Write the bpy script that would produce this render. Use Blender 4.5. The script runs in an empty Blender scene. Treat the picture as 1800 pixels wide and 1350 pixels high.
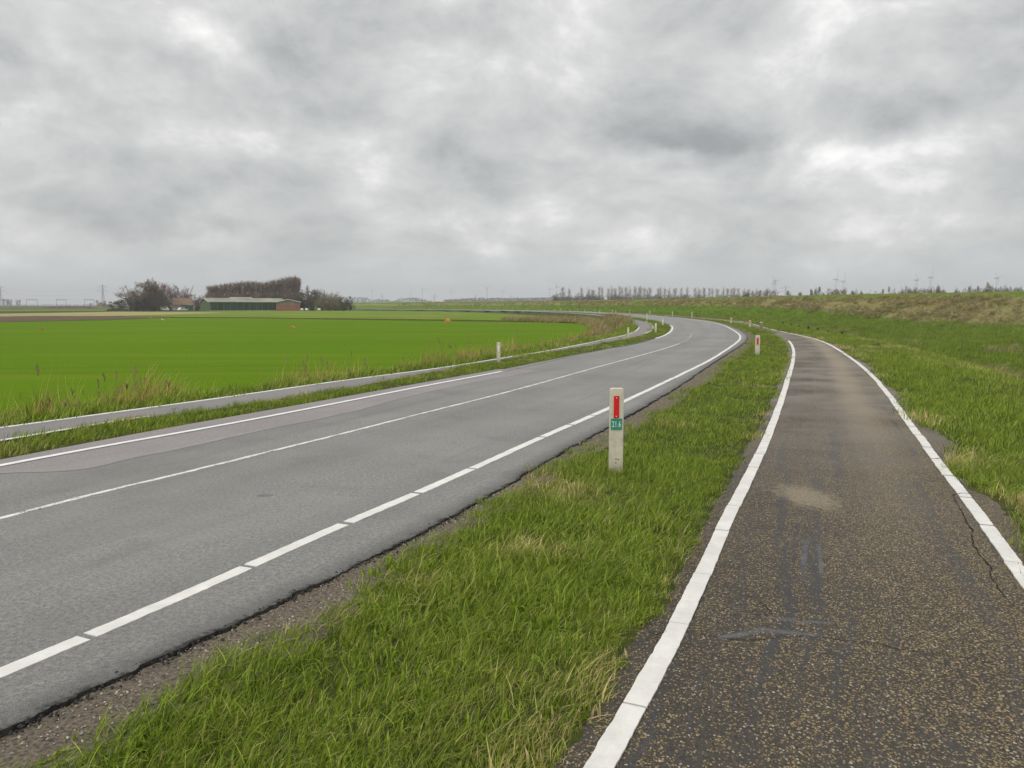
import bpy, math, random
import numpy as np
from mathutils import Vector

random.seed(7)
R = np.random.default_rng(7)
S = bpy.context.scene
COL = S.collection

# ------------------------------------------------------------------ camera, light, exposure
F, HC, HY = 1352.0, 1.6, 538.0            # focal length and horizon row for an 1800 px wide frame, eye height
TH = math.atan((675 - HY) / F)
CT, ST = math.cos(TH), math.sin(TH)
cam = bpy.data.cameras.new('camera')
cam.sensor_fit = 'HORIZONTAL'; cam.sensor_width = 36; cam.lens = 36 * F / 1800
cam.clip_start = 0.05; cam.clip_end = 20000
co = bpy.data.objects.new('camera', cam); COL.objects.link(co)
co.location = (0, 0, HC); co.rotation_euler = (math.pi / 2 - TH, 0, 0)
S.camera = co
S.view_settings.view_transform = 'Standard'; S.view_settings.look = 'None'
S.view_settings.exposure = 0.42; S.view_settings.gamma = 1
S.render.resolution_x, S.render.resolution_y = 1024, 768
S.cycles.use_denoising = True
try:
    S.cycles.denoiser = 'OPENIMAGEDENOISE'; S.cycles.denoising_prefilter = 'ACCURATE'
except Exception:
    pass
S.cycles.max_bounces = 6; S.cycles.diffuse_bounces = 3; S.cycles.transparent_max_bounces = 8
S.cycles.volume_bounces = 0

SUN_EL, SUN_AZ = math.radians(48), math.radians(215)      # overcast: a very soft sun, behind and left
sl = bpy.data.lights.new('sun', 'SUN'); sl.energy = 1.1; sl.angle = math.radians(25); sl.color = (1, 0.965, 0.91)
so = bpy.data.objects.new('sun', sl); COL.objects.link(so)
sd = Vector((math.sin(SUN_AZ) * math.cos(SUN_EL), math.cos(SUN_AZ) * math.cos(SUN_EL), math.sin(SUN_EL)))
so.rotation_euler = (-sd).to_track_quat('-Z', 'Y').to_euler()
so.location = (0, 0, 60)


class NT:
    """small helper to write node graphs"""
    def __init__(s, tree):
        s.t = tree; s.t.nodes.clear()

    def n(s, typ, props=None, **ins):
        nd = s.t.nodes.new(typ)
        for k, v in (props or {}).items():
            setattr(nd, k, v)
        for k, v in ins.items():
            key = int(k[1:]) if k[0] == 'i' and k[1:].isdigit() else k.replace('_', ' ')
            s.put(nd.inputs[key], v)
        return nd

    def put(s, sock, v):
        if isinstance(v, bpy.types.Node):
            v = v.outputs[0]
        if isinstance(v, bpy.types.NodeSocket):
            s.t.links.new(v, sock)
        elif isinstance(v, (tuple, list)) and len(v) == 3 and sock.type == 'RGBA':
            sock.default_value = (*v, 1)
        else:
            sock.default_value = v

    def m(s, op, a, b=0.0, c=0.0, clamp=False):
        return s.n('ShaderNodeMath', {'operation': op, 'use_clamp': clamp}, i0=a, i1=b, i2=c).outputs[0]

    def vm(s, op, a, b=(0, 0, 0)):
        return s.n('ShaderNodeVectorMath', {'operation': op}, i0=a, i1=b).outputs[0]

    def scale(s, a, f):
        return s.n('ShaderNodeVectorMath', {'operation': 'SCALE'}, i0=a, Scale=f).outputs[0]

    def mix(s, f, a, b, blend='MIX'):
        nd = s.n('ShaderNodeMix', {'data_type': 'RGBA', 'blend_type': blend})
        s.put(nd.inputs[0], f); s.put(nd.inputs[6], a); s.put(nd.inputs[7], b)
        return nd.outputs[2]

    def noise(s, vec, sc, det=4, rough=0.55, dist=0.0):
        nd = s.n('ShaderNodeTexNoise', None, Scale=sc, Detail=det, Roughness=rough, Distortion=dist)
        if vec is not None:
            s.put(nd.inputs['Vector'], vec)
        return nd.outputs['Fac']

    def voro(s, vec, sc, feature='F1', out='Distance'):
        nd = s.n('ShaderNodeTexVoronoi', {'feature': feature}, Scale=sc)
        s.put(nd.inputs['Vector'], vec)
        return nd.outputs[out]

    def ramp(s, f, stops, interp='LINEAR'):
        nd = s.n('ShaderNodeValToRGB')
        nd.color_ramp.interpolation = interp
        e = nd.color_ramp.elements
        while len(e) < len(stops):
            e.new(0.5)
        for el, (p, c) in zip(e, stops):
            el.position = p
            el.color = (*c, 1) if isinstance(c, (tuple, list)) else (c, c, c, 1)
        s.put(nd.inputs[0], f)
        return nd.outputs[0]

    def sm(s, x, a, b):
        return s.n('ShaderNodeMapRange', {'interpolation_type': 'SMOOTHSTEP'}, Value=x, i1=a, i2=b, i3=0.0, i4=1.0).outputs[0]


# ------------------------------------------------------------------ overcast sky
W = bpy.data.worlds.new('World'); S.world = W; W.use_nodes = True
w = NT(W.node_tree)
tc = w.n('ShaderNodeTexCoord').outputs['Generated']
d = w.vm('NORMALIZE', tc)
sp = w.n('ShaderNodeSeparateXYZ', None, Vector=d)
dx, dy, dz = sp.outputs
zc = w.m('ADD', w.m('MAXIMUM', dz, 0.0), 0.28)
P = w.n('ShaderNodeCombineXYZ', None, X=w.m('DIVIDE', dx, zc), Y=w.m('DIVIDE', dy, zc), Z=0.0).outputs[0]
wob = w.n('ShaderNodeTexNoise', None, Vector=P, Scale=0.9, Detail=5, Roughness=0.6).outputs['Color']
wobv = w.scale(w.vm('SUBTRACT', wob, (0.5, 0.5, 0.5)), 1.0)
n1 = w.noise(w.vm('ADD', P, w.scale(wobv, 0.45)), 1.9, 10, 0.62)
dl_ = w.vm('ADD', w.vm('MULTIPLY', d, (1.0, 1.0, 1.6)), w.scale(wobv, 0.07))
n2 = w.noise(dl_, 5.2, 10, 0.63, .25)
az = w.m('ARCTAN2', dx, dy); el = w.m('ARCSINE', dz)
wob2 = w.n('ShaderNodeTexNoise', None, Vector=d, Scale=9.0, Detail=4, Roughness=0.6).outputs['Color']
ws = w.n('ShaderNodeSeparateXYZ', None, Vector=wob2)
az = w.m('ADD', az, w.m('MULTIPLY', w.m('SUBTRACT', ws.outputs[0], 0.5), 0.14))
el = w.m('ADD', el, w.m('MULTIPLY', w.m('SUBTRACT', ws.outputs[1], 0.5), 0.07))
# cloud banks standing where the photograph shows them: direction, size, thinner (+) or thicker (-)
BANKS = [(350, 65, 150, 30, 28, .17), (95, 150, 85, 28, 5, .08), (240, 110, 120, 55, 10, -.10), (520, 175, 100, 50, 20, -.12),
         (500, 262, 140, 26, 4, .14), (760, 108, 70, 34, -15, .20), (872, 140, 70, 34, -10, .16), (640, 368, 75, 22, 5, .20),
         (335, 385, 32, 16, 0, .16), (200, 375, 190, 34, 8, -.22), (430, 342, 110, 34, 8, -.16), (800, 268, 120, 42, 0, -.14),
         (640, 70, 200, 55, 0, -.08), (1130, 205, 190, 46, 0, -.20), (1290, 245, 90, 32, 0, -.22), (1560, 190, 140, 52, 0, -.16),
         (1010, 110, 80, 44, 0, .10), (1410, 70, 50, 60, 20, .10), (1160, 272, 60, 15, 8, .26), (1440, 262, 50, 26, 20, .24),
         (1545, 262, 100, 20, -6, .22), (1690, 228, 60, 26, 0, .20), (1370, 318, 50, 14, -8, .20), (1010, 335, 90, 32, 0, .14),
         (1630, 312, 60, 12, -12, .18), (1790, 60, 70, 60, 0, -.16), (1500, 438, 330, 16, -2, -.16), (1090, 358, 70, 16, 0, -.12),
         (200, 425, 180, 14, 3, .12), (1000, 480, 900, 20, 0, -.05)]
tot = None
for (u, v, su, sv, rot, amp) in BANKS:
    a, b = (u - 900) / F, (675 - v) / F
    y_, z_ = CT + b * ST, -ST + b * CT
    A0, E0 = math.atan2(a, y_), math.atan2(z_, math.hypot(a, y_))
    r = -math.radians(rot); c_, s_ = math.cos(r), math.sin(r)
    da, de = w.m('SUBTRACT', az, A0), w.m('SUBTRACT', el, E0)
    p = w.m('MULTIPLY_ADD', da, c_ * F / su, w.m('MULTIPLY', de, s_ * F / su))
    q = w.m('MULTIPLY_ADD', da, -s_ * F / sv, w.m('MULTIPLY', de, c_ * F / sv))
    g = w.m('EXPONENT', w.m('MULTIPLY', w.m('MULTIPLY_ADD', p, p, w.m('MULTIPLY', q, q)), -0.75))
    tot = w.m('MULTIPLY', g, amp) if tot is None else w.m('MULTIPLY_ADD', g, amp, tot)
dens = w.m('ADD', w.m('MULTIPLY_ADD', n1, 0.60, w.m('MULTIPLY', n2, 0.95)), -0.255)
dens = w.m('MULTIPLY_ADD', tot, 0.95, w.m('MULTIPLY_ADD', w.m('SUBTRACT', dens, 0.5), 1.42, 0.475))
cloud = w.ramp(dens, [(0.06, (.258, .266, .269)), (0.36, (.425, .432, .431)), (0.60, (.565, .564, .556)), (0.86, (.86, .856, .835))])
low = w.sm(dz, 0.085, 0.0)
cloud = w.mix(w.m('MULTIPLY', low, 0.72), cloud, (.50, .56, .60))
top = w.sm(dz, 0.40, 0.95)                                  # overcast skies are brightest overhead
cloud = w.vm('MULTIPLY', cloud, w.n('ShaderNodeCombineXYZ', None, X=w.m('MULTIPLY_ADD', top, 1.1, 1.0), Y=w.m('MULTIPLY_ADD', top, 1.1, 1.0), Z=w.m('MULTIPLY_ADD', top, 1.12, 1.0)).outputs[0])
sky = w.n('ShaderNodeTexSky', {'sky_type': 'NISHITA', 'sun_disc': False, 'sun_elevation': SUN_EL, 'sun_rotation': SUN_AZ})
blue = w.scale(sky.outputs[0], 0.10)
allc = w.mix(0.96, blue, cloud)
bg = w.n('ShaderNodeBackground', None, Color=allc, Strength=1.0)
w.n('ShaderNodeOutputWorld', None, Surface=bg)


# ------------------------------------------------------------------ helpers
def up(u, v, z=0.0):
    """where the ray of photo pixel (u, v) meets the height z"""
    a, b = (u - 900) / F, (675 - v) / F
    t = (z - HC) / (-ST + b * CT)
    return (a * t, (CT + b * ST) * t, z)


def upl(pts, z=0.0):
    return np.array([up(u, v, z)[:2] for u, v in pts])


def atd(u, Y, z=0.0):
    return ((u - 900) / F * (Y * CT + (HC - z) * ST), Y, z)


def zat(v, Y):
    b = (675 - v) / F
    return HC + Y * (-ST + b * CT) / (CT + b * ST)


def tag(o, label=None, cat=None, group=None, kind=None):
    for k, v in (('label', label), ('category', cat), ('group', group), ('kind', kind)):
        if v:
            o[k] = v
    return o


def link(name, me, mat=None, parent=None, loc=None):
    o = bpy.data.objects.new(name, me); COL.objects.link(o)
    if mat is not None and me is not None:
        me.materials.clear(); me.materials.append(mat)
    if parent:
        o.parent = parent
    if loc is not None:
        o.location = loc
    return o


def empty(name, loc=(0, 0, 0), rz=0.0):
    o = bpy.data.objects.new(name, None); COL.objects.link(o)
    o.location = loc; o.rotation_euler = (0, 0, rz); o.empty_display_size = 0.2
    return o


def copy_tree(o, parent=None):
    c = o.copy(); COL.objects.link(c); c.parent = parent
    for ch in list(o.children):
        copy_tree(ch, c)
    return c


class MB:
    def __init__(s):
        s.v, s.f = [], []

    def add(s, vs, fs):
        k = len(s.v); s.v += [tuple(x) for x in vs]; s.f += [tuple(i + k for i in f) for f in fs]

    def box(s, a, b):
        (x0, y0, z0), (x1, y1, z1) = a, b
        s.add([(x0, y0, z0), (x1, y0, z0), (x1, y1, z0), (x0, y1, z0), (x0, y0, z1), (x1, y0, z1), (x1, y1, z1), (x0, y1, z1)],
              [(3, 2, 1, 0), (4, 5, 6, 7), (0, 1, 5, 4), (1, 2, 6, 5), (2, 3, 7, 6), (3, 0, 4, 7)])

    def tube(s, p0, p1, r0, r1=None, n=6):
        r1 = r0 if r1 is None else r1
        p0, p1 = Vector(p0), Vector(p1)
        dd = (p1 - p0)
        if dd.length < 1e-6:
            return
        q = dd.normalized().orthogonal().normalized(); e = dd.normalized().cross(q)
        vs = []
        for p, r in ((p0, r0), (p1, r1)):
            for k in range(n):
                a = 2 * math.pi * k / n
                vs.append(p + q * (r * math.cos(a)) + e * (r * math.sin(a)))
        fs = [(k, (k + 1) % n, n + (k + 1) % n, n + k) for k in range(n)]
        fs += [tuple(range(n - 1, -1, -1)), tuple(range(n, 2 * n))]
        s.add(vs, fs)

    def prism(s, prof, y0, y1):
        """(x, z) outline pushed from y0 to y1"""
        n = len(prof)
        vs = [(x, y0, z) for x, z in prof] + [(x, y1, z) for x, z in prof]
        fs = [(k, (k + 1) % n, n + (k + 1) % n, n + k) for k in range(n)]
        fs += [tuple(range(n - 1, -1, -1)), tuple(range(n, 2 * n))]
        s.add(vs, fs)

    def ball(s, c, rx, ry, rz, nu=10, nv=6, jit=0.0):
        vs, fs = [], []
        for j in range(nv + 1):
            t = math.pi * j / nv
            for i in range(nu):
                a = 2 * math.pi * i / nu
                k = 1 + random.uniform(-jit, jit)
                vs.append((c[0] + rx * k * math.sin(t) * math.cos(a), c[1] + ry * k * math.sin(t) * math.sin(a), c[2] + rz * k * math.cos(t)))
        for j in range(nv):
            for i in range(nu):
                fs.append((j * nu + i, (j + 1) * nu + i, (j + 1) * nu + (i + 1) % nu, j * nu + (i + 1) % nu))
        s.add(vs, fs)

    def mesh(s, name, smooth=False):
        me = bpy.data.meshes.new(name); me.from_pydata(s.v, [], s.f); me.update()
        if smooth:
            me.shade_smooth()
        return me

    def build(s, name, mat, parent=None, smooth=False, bevel=0.0, loc=None):
        o = link(name, s.mesh(name, smooth), mat, parent, loc)
        if bevel:
            b = o.modifiers.new('bevel', 'BEVEL'); b.width = bevel; b.segments = 2; b.limit_method = 'ANGLE'
        return o


def mat_new(name):
    m = bpy.data.materials.new(name); m.use_nodes = True
    return m, NT(m.node_tree)


def finish(t, col, rough=0.9, bump=None, bstr=0.3, bdist=0.01, spec=0.3, normal=None):
    b = t.n('ShaderNodeBsdfPrincipled', None, Base_Color=col, Roughness=rough)
    b.inputs['Specular IOR Level'].default_value = spec
    if bump is not None:
        bn = t.n('ShaderNodeBump', None, Strength=bstr, Distance=bdist, Height=bump)
        t.put(b.inputs['Normal'], bn)
    t.n('ShaderNodeOutputMaterial', None, Surface=b)
    return b


def mottled(name, c1, c2, sc=3.0, rough=0.85, bstr=0.2, spec=0.3, det=5, space='Object'):
    m, t = mat_new(name)
    v = t.n('ShaderNodeTexCoord').outputs[space]
    n = t.noise(v, sc, det, 0.65)
    finish(t, t.mix(t.sm(n, 0.3, 0.7), c1, c2), rough, n, bstr, 0.02, spec)
    return m


# ------------------------------------------------------------------ curves of the roads, near to far
def catmull(P, sub=14):
    P = np.asarray(P, float); out = []
    Q = np.vstack([2 * P[0] - P[1], P, 2 * P[-1] - P[-2]])
    for i in range(1, len(Q) - 2):
        p0, p1, p2, p3 = Q[i - 1:i + 3]
        t0 = 0; t1 = t0 + np.linalg.norm(p1 - p0) ** .5; t2 = t1 + np.linalg.norm(p2 - p1) ** .5; t3 = t2 + np.linalg.norm(p3 - p2) ** .5
        for t in np.linspace(t1, t2, sub, endpoint=False):
            a1 = (t1 - t) / (t1 - t0) * p0 + (t - t0) / (t1 - t0) * p1
            a2 = (t2 - t) / (t2 - t1) * p1 + (t - t1) / (t2 - t1) * p2
            a3 = (t3 - t) / (t3 - t2) * p2 + (t - t2) / (t3 - t2) * p3
            b1 = (t2 - t) / (t2 - t0) * a1 + (t - t0) / (t2 - t0) * a2
            b2 = (t3 - t) / (t3 - t1) * a2 + (t - t1) / (t3 - t1) * a3
            out.append((t2 - t) / (t2 - t1) * b1 + (t - t1) / (t2 - t1) * b2)
    out.append(P[-1])
    return np.array(out)


def curve(px, far=(), n=420, sig=5.0, back=8.0, z=0.0):
    P = upl(px, z) if len(px) else np.zeros((0, 2))
    if len(far):
        P = np.vstack([P, np.array(far, float)])
    d0 = P[0] - P[2]; d0 /= np.linalg.norm(d0)
    P = np.vstack([P[0] + d0 * back, P[0] + d0 * back * .5, P])
    C = catmull(P)
    seg = np.linalg.norm(np.diff(C, axis=0), axis=1)
    dist = np.linalg.norm((C[1:] + C[:-1]) / 2, axis=1) + 1.5
    s = np.r_[0, np.cumsum(seg / dist)]
    q = np.linspace(0, s[-1], n)
    C = np.c_[np.interp(q, s, C[:, 0]), np.interp(q, s, C[:, 1])]
    k = np.arange(-15, 16); g = np.exp(-k ** 2 / (2 * sig ** 2)); g /= g.sum()
    pad = np.vstack([2 * C[0] - C[15:0:-1], C, 2 * C[-1] - C[-2:-17:-1]])
    return np.c_[np.convolve(pad[:, 0], g, 'valid'), np.convolve(pad[:, 1], g, 'valid')]


def offset(C, dd):
    """moved to the right of the way it runs"""
    t = np.gradient(C, axis=0); t /= np.linalg.norm(t, axis=1)[:, None]
    return C + np.c_[t[:, 1], -t[:, 0]] * np.asarray(dd).reshape(-1, 1)


FAR_R = [(21.6, 84), (23.3, 105), (24.6, 136), (25.0, 165), (23.6, 205), (17.5, 250), (2, 300), (-30, 358), (-100, 460), (-230, 640)]
FAR_L = [(14.3, 74), (16.2, 92), (17.4, 112), (18.2, 140), (17.6, 172), (14.0, 210), (4, 256), (-14, 300), (-45, 354), (-112, 454), (-240, 632)]
ROAD_R = curve([(0, 1285), (300, 1150), (600, 1005), (800, 905), (960, 810), (1070, 750), (1200, 675), (1250, 640), (1287, 617), (1310, 602), (1316, 592), (1302, 581)], FAR_R)
LINE_R = curve([(0, 1183), (190, 1105), (445, 993), (612, 918), (733, 868), (826, 826), (890, 797), (948, 771), (1070, 718), (1150, 681), (1200, 657), (1250, 632), (1284, 610), (1300, 598), (1302, 590), (1288, 580), (1262, 569)], [(p[0] - .5, p[1]) for p in FAR_R[1:6]])
GRASS_R = curve([(0, 1345), (230, 1245), (520, 1085), (720, 950), (900, 850), (1000, 790), (1070, 756), (1205, 680), (1258, 644), (1294, 618), (1317, 602), (1322, 592), (1307, 581)], [(p[0] + .25, p[1]) for p in FAR_R])
LINE_L = curve([(0, 820), (60, 808), (200, 782), (367, 753), (600, 708), (767, 675), (887, 653), (967, 635), (1050, 617), (1100, 607), (1160, 593), (1174, 587), (1182, 579), (1181, 573)], [(p[0] + .5, p[1]) for p in FAR_L])
ROAD_L = curve([(0, 808), (200, 769), (600, 698), (767, 668), (887, 647), (967, 631), (1040, 617), (1088, 610), (1140, 598), (1162, 590), (1176, 580), (1175, 571)], FAR_L)
CENTER = curve([(0, 912), (133, 876), (300, 837), (433, 804), (600, 763), (733, 729), (900, 687), (1033, 650), (1197, 603)], [(10.8, 46), (14.0, 60), (16.5, 74)])
SEAM = curve([(0, 832), (133, 829), (233, 807), (333, 787), (433, 763), (600, 729), (733, 695), (850, 670), (957, 651)], (), back=3)
PATH_L = curve([(1053, 1350), (1147, 1188), (1213, 1059), (1249, 979), (1284, 899), (1311, 850), (1340, 790), (1367, 723), (1387, 660), (1395, 630), (1395, 613), (1390, 602), (1380, 593), (1367, 587), (1347, 580), (1327, 575), (1300, 568)],
               [(23.0, 84), (24.8, 105), (26.1, 136), (26.5, 165), (25.2, 206), (19, 252), (3.3, 302.5), (-28.5, 360.5), (-98, 462), (-228, 642)])
PATH_R = curve([(1800, 1014), (1751, 948), (1707, 886), (1676, 850), (1640, 800), (1600, 747), (1567, 700), (1533, 660), (1500, 632), (1477, 617), (1447, 600), (1416, 591), (1372, 583), (1342, 575)],
               [(22.2, 72), (24.6, 84), (26.4, 105), (27.8, 136), (28.2, 165), (26.9, 207), (20.6, 253.5), (5, 304), (-27, 362), (-96.5, 464), (-226, 644)])
LP_UP = curve([(0, 752), (200, 725), (400, 698), (600, 669), (767, 648), (873, 631), (967, 616), (1033, 603), (1065, 596), (1104, 588), (1120, 580), (1123, 572)],
              [(12.0, 78), (13.6, 95), (14.6, 120), (14.5, 150), (12.6, 180), (8.5, 215), (-1, 258), (-19, 302), (-49, 354), (-115, 453), (-243, 630)])
LP_LO = curve([(0, 775), (217, 737), (333, 722), (467, 703), (600, 681), (733, 657), (833, 638), (933, 622), (1030, 607), (1084, 597), (1112, 592), (1130, 588), (1143, 583), (1148, 576), (1144, 568)],
              [(14.2, 84), (15.2, 100), (16.1, 122), (16.1, 150), (14.2, 182), (10.2, 217), (.8, 260), (-17, 304), (-47.2, 355.5), (-113.2, 454.5), (-241.2, 631.5)])
PATH_LE = offset(PATH_L, -0.17)                                   # pavement edges outside the painted lines
PATH_RE = offset(PATH_R, 0.16 + 0.14 * np.sin(np.linspace(0, 60, len(PATH_R))) ** 2)
VERGE_R = offset(PATH_R, 2.3)
LP_UPE = offset(LP_UP, -0.12)


def pip(P, poly):
    x, y = P[:, 0], P[:, 1]; c = np.zeros(len(P), bool)
    a = poly; b = np.roll(poly, -1, axis=0)
    for (x0, y0), (x1, y1) in zip(a, b):
        if y0 == y1:
            continue
        k = ((y0 > y) != (y1 > y))
        c ^= k & (x < (x1 - x0) * (y - y0) / (y1 - y0) + x0)
    return c


def dist_to(P, C, st=2):
    C = C[::st]
    best = np.full(len(P), 1e9)
    for a, b in zip(C[:-1], C[1:]):
        ab = b - a; L = ab @ ab
        if L < 1e-12:
            continue
        t = np.clip(((P - a) @ ab) / L, 0, 1)
        q = P - a - t[:, None] * ab
        best = np.minimum(best, (q * q).sum(1))
    return np.sqrt(best)


CORR = np.vstack([LP_UPE, VERGE_R[::-1]])
FIELD_Z = -0.55


def sstep(x):
    x = np.clip(x, 0, 1); return x * x * (3 - 2 * x)


def vnoise(P, s, seed=0):
    """cheap smooth value noise"""
    q = P / s; i = np.floor(q).astype(int); f = q - i; f = f * f * (3 - 2 * f)

    def h(a, b):
        v = np.sin(a * 127.1 + b * 311.7 + seed * 74.7) * 43758.5453
        return v - np.floor(v)
    x, y = i[:, 0], i[:, 1]
    return (h(x, y) * (1 - f[:, 0]) + h(x + 1, y) * f[:, 0]) * (1 - f[:, 1]) + (h(x, y + 1) * (1 - f[:, 0]) + h(x + 1, y + 1) * f[:, 0]) * f[:, 1]


def ground_z(P):
    P = np.asarray(P, float).reshape(-1, 2)
    ins = pip(P, CORR)
    dl = dist_to(P, LP_UPE); dr = dist_to(P, VERGE_R)
    z = np.full(len(P), -0.03)
    left = (~ins) & (dl < dr)
    right = (~ins) & (dl >= dr)
    zl = -0.045 - 0.95 * sstep((dl - .5) / 1.7) + (0.95 + FIELD_Z + .045) * sstep((dl - 2.4) / 1.2)
    low = -1.6 + 1.0 * sstep((P[:, 1] - 60) / 140)
    zr = -0.045 + (low + .045) * sstep(dr / 5.0) + (vnoise(P, 3.1, 3) - .5) * .35 * sstep(dr / 6) * (dr < 60)
    z[left] = zl[left]; z[right] = zr[right]
    far = sstep((np.hypot(P[:, 0], P[:, 1]) - 600) / 400)
    return z * (1 - far) + FIELD_Z * far


# ------------------------------------------------------------------ ground materials
m_soil, t = mat_new('turf')
v = t.n('ShaderNodeTexCoord').outputs['Object']
a = t.noise(v, 0.35, 5, .6); b = t.noise(v, 9.0, 6, .7); c = t.noise(v, 0.06, 3, .5)
col = t.mix(t.sm(b, .35, .7), (.032, .038, .011), (.075, .090, .022))
col = t.mix(t.sm(a, .5, .75), col, (.115, .105, .035))
col = t.mix(t.m('MULTIPLY', t.sm(c, .45, .7), .5), col, (.06, .12, .016))
finish(t, col, 1.0, b, .6, .05, .1)

m_field, t = mat_new('young crop')
v = t.n('ShaderNodeTexCoord').outputs['Object']
vs = t.n('ShaderNodeMapping', None, Vector=v, Rotation=(0, 0, math.radians(-8)), Scale=(.12, 1.0, 1)).outputs[0]
a = t.noise(v, 0.05, 4, .6); b = t.noise(v, 14.0, 4, .75); rows = t.noise(vs, 5.0, 3, .6); strips = t.noise(vs, .35, 2, .5)
col = t.mix(t.sm(b, .32, .68), (.056, .122, .0012), (.118, .205, .0022))
col = t.mix(t.m('MULTIPLY', t.sm(rows, .5, .75), .45), col, (.060, .125, .004))
col = t.mix(t.m('MULTIPLY', t.sm(a, .45, .7), .5), col, (.118, .190, .004))
col = t.mix(t.m('MULTIPLY', t.sm(strips, .52, .7), .35), col, (.145, .19, .014))
tl_ = t.n('ShaderNodeSeparateXYZ', None, Vector=t.n('ShaderNodeMapping', None, Vector=v, Rotation=(0, 0, math.radians(-8))).outputs[0]).outputs[1]
tl_ = t.m('ABSOLUTE', t.m('SUBTRACT', t.m('FRACT', t.m('DIVIDE', tl_, 18.0)), .5)); tl_ = t.sm(t.m('ABSOLUTE', t.m('SUBTRACT', tl_, .06)), .022, .008)
col = t.mix(t.m('MULTIPLY', tl_, .35), col, (.075, .095, .012))
th_ = t.noise(vs, .9, 5, .7)
col = t.mix(t.m('MULTIPLY', t.sm(th_, .55, .75), .35), col, (.13, .135, .02))
finish(t, col, 1.0, b, .5, .04, .05)

m_pasture = mottled('pasture', (.10, .165, .012), (.16, .21, .028), .09, 1, .1, .05)
m_pasture2 = mottled('mown pasture', (.12, .175, .016), (.19, .225, .04), .07, 1, .1, .05)
m_plough = mottled('ploughed earth', (.080, .055, .036), (.125, .092, .058), .5, 1, .4, .1)
m_stubble = mottled('stubble', (.25, .225, .085), (.33, .29, .13), .3, 1, .3, .1)
m_bank = mottled('rough bank', (.075, .065, .028), (.12, .12, .04), .2, 1, .3, .1)

# the ground: one sheet to the horizon, finer near the camera
xs = np.unique(np.r_[np.arange(-14, 26, .35), -14 - np.geomspace(.4, 7000, 70), 26 + np.geomspace(.4, 7000, 70)])
ys = np.unique(np.r_[np.arange(-3, 50, .4), -3 - np.geomspace(.5, 300, 22), 50 + np.geomspace(.5, 9000, 120)])
X, Y = np.meshgrid(xs, ys)
GP = np.c_[X.ravel(), Y.ravel()]
GZ = ground_z(GP)


def grid_mesh(name, V, nx, ny):
    i = np.arange((ny - 1) * nx).reshape(ny - 1, nx)[:, :-1].ravel()
    Fc = np.c_[i, i + 1, i + nx + 1, i + nx]
    me = bpy.data.meshes.new(name)
    me.vertices.add(len(V)); me.vertices.foreach_set('co', V.astype(np.float32).ravel())
    me.loops.add(Fc.size); me.loops.foreach_set('vertex_index', Fc.astype(np.int32).ravel())
    me.polygons.add(len(Fc)); me.polygons.foreach_set('loop_start', np.arange(0, Fc.size, 4, dtype=np.int32))
    me.update(calc_edges=True); me.shade_smooth()
    return me


tag(link('ground', grid_mesh('ground', np.c_[GP, GZ], len(xs), len(ys)), m_soil), kind='structure')


def loft(A, B, K, z=0.0, edge=0.0, zf=None, rng=None):
    """sheet between two curves; UV map = (metres across, metres along)"""
    n = len(A)
    j = np.array([np.argmin(((B - a) ** 2).sum(1)) for a in A])
    j = np.maximum.accumulate(j).astype(float)
    k = np.ones(9) / 9; j = np.convolve(np.pad(j, 4, mode='edge'), k, 'valid')
    Bx = np.c_[np.interp(j, np.arange(len(B)), B[:, 0]), np.interp(j, np.arange(len(B)), B[:, 1])]
    s = np.r_[0, np.cumsum(np.linalg.norm(np.diff(A, axis=0), axis=1))]
    wd = np.linalg.norm(Bx - A, axis=1)
    f = np.linspace(0, 1, K + 1)
    V = A[:, None, :] * (1 - f)[None, :, None] + Bx[:, None, :] * f[None, :, None]
    Zs = np.full((n, K + 1), z) if zf is None else zf(f, n)
    V = np.concatenate([V, Zs[..., None]], axis=2).reshape(-1, 3)
    uv = np.stack([np.broadcast_to(wd[:, None] * f[None], (n, K + 1)), np.broadcast_to(s[:, None], (n, K + 1))], axis=2).reshape(-1, 2)
    return V, uv


def add_uv(me, uv):
    l = me.uv_layers.new(name='UVMap')
    vi = np.zeros(len(me.loops), np.int32); me.loops.foreach_get('vertex_index', vi)
    l.data.foreach_set('uv', uv[vi].astype(np.float32).ravel())


def finer(C, n):
    i = np.linspace(0, len(C) - 1, n)
    return np.c_[np.interp(i, np.arange(len(C)), C[:, 0]), np.interp(i, np.arange(len(C)), C[:, 1])]


def ragged(C, amp, seed, fine=.12):
    s = np.r_[0, np.cumsum(np.linalg.norm(np.diff(C, axis=0), axis=1))]
    q = np.c_[s, np.full(len(s), seed * 9.7)]
    return offset(C, amp * ((vnoise(q, fine, seed) - .5) + 1.2 * (vnoise(q, fine * 4, seed + 1) - .5) + 1.5 * (vnoise(q, fine * 14, seed + 2) - .5)))


def sheet(name, A, B, K, z, mat, parent=None, zf=None, kind=None):
    V, uv = loft(A, B, K, z, zf=zf)
    me = grid_mesh(name, V, K + 1, len(A))
    add_uv(me, uv)
    if me.polygons[len(me.polygons) // 2].normal.z < 0:
        me.flip_normals()
    o = link(name, me, mat, parent)
    return tag(o, kind=kind)


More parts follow.
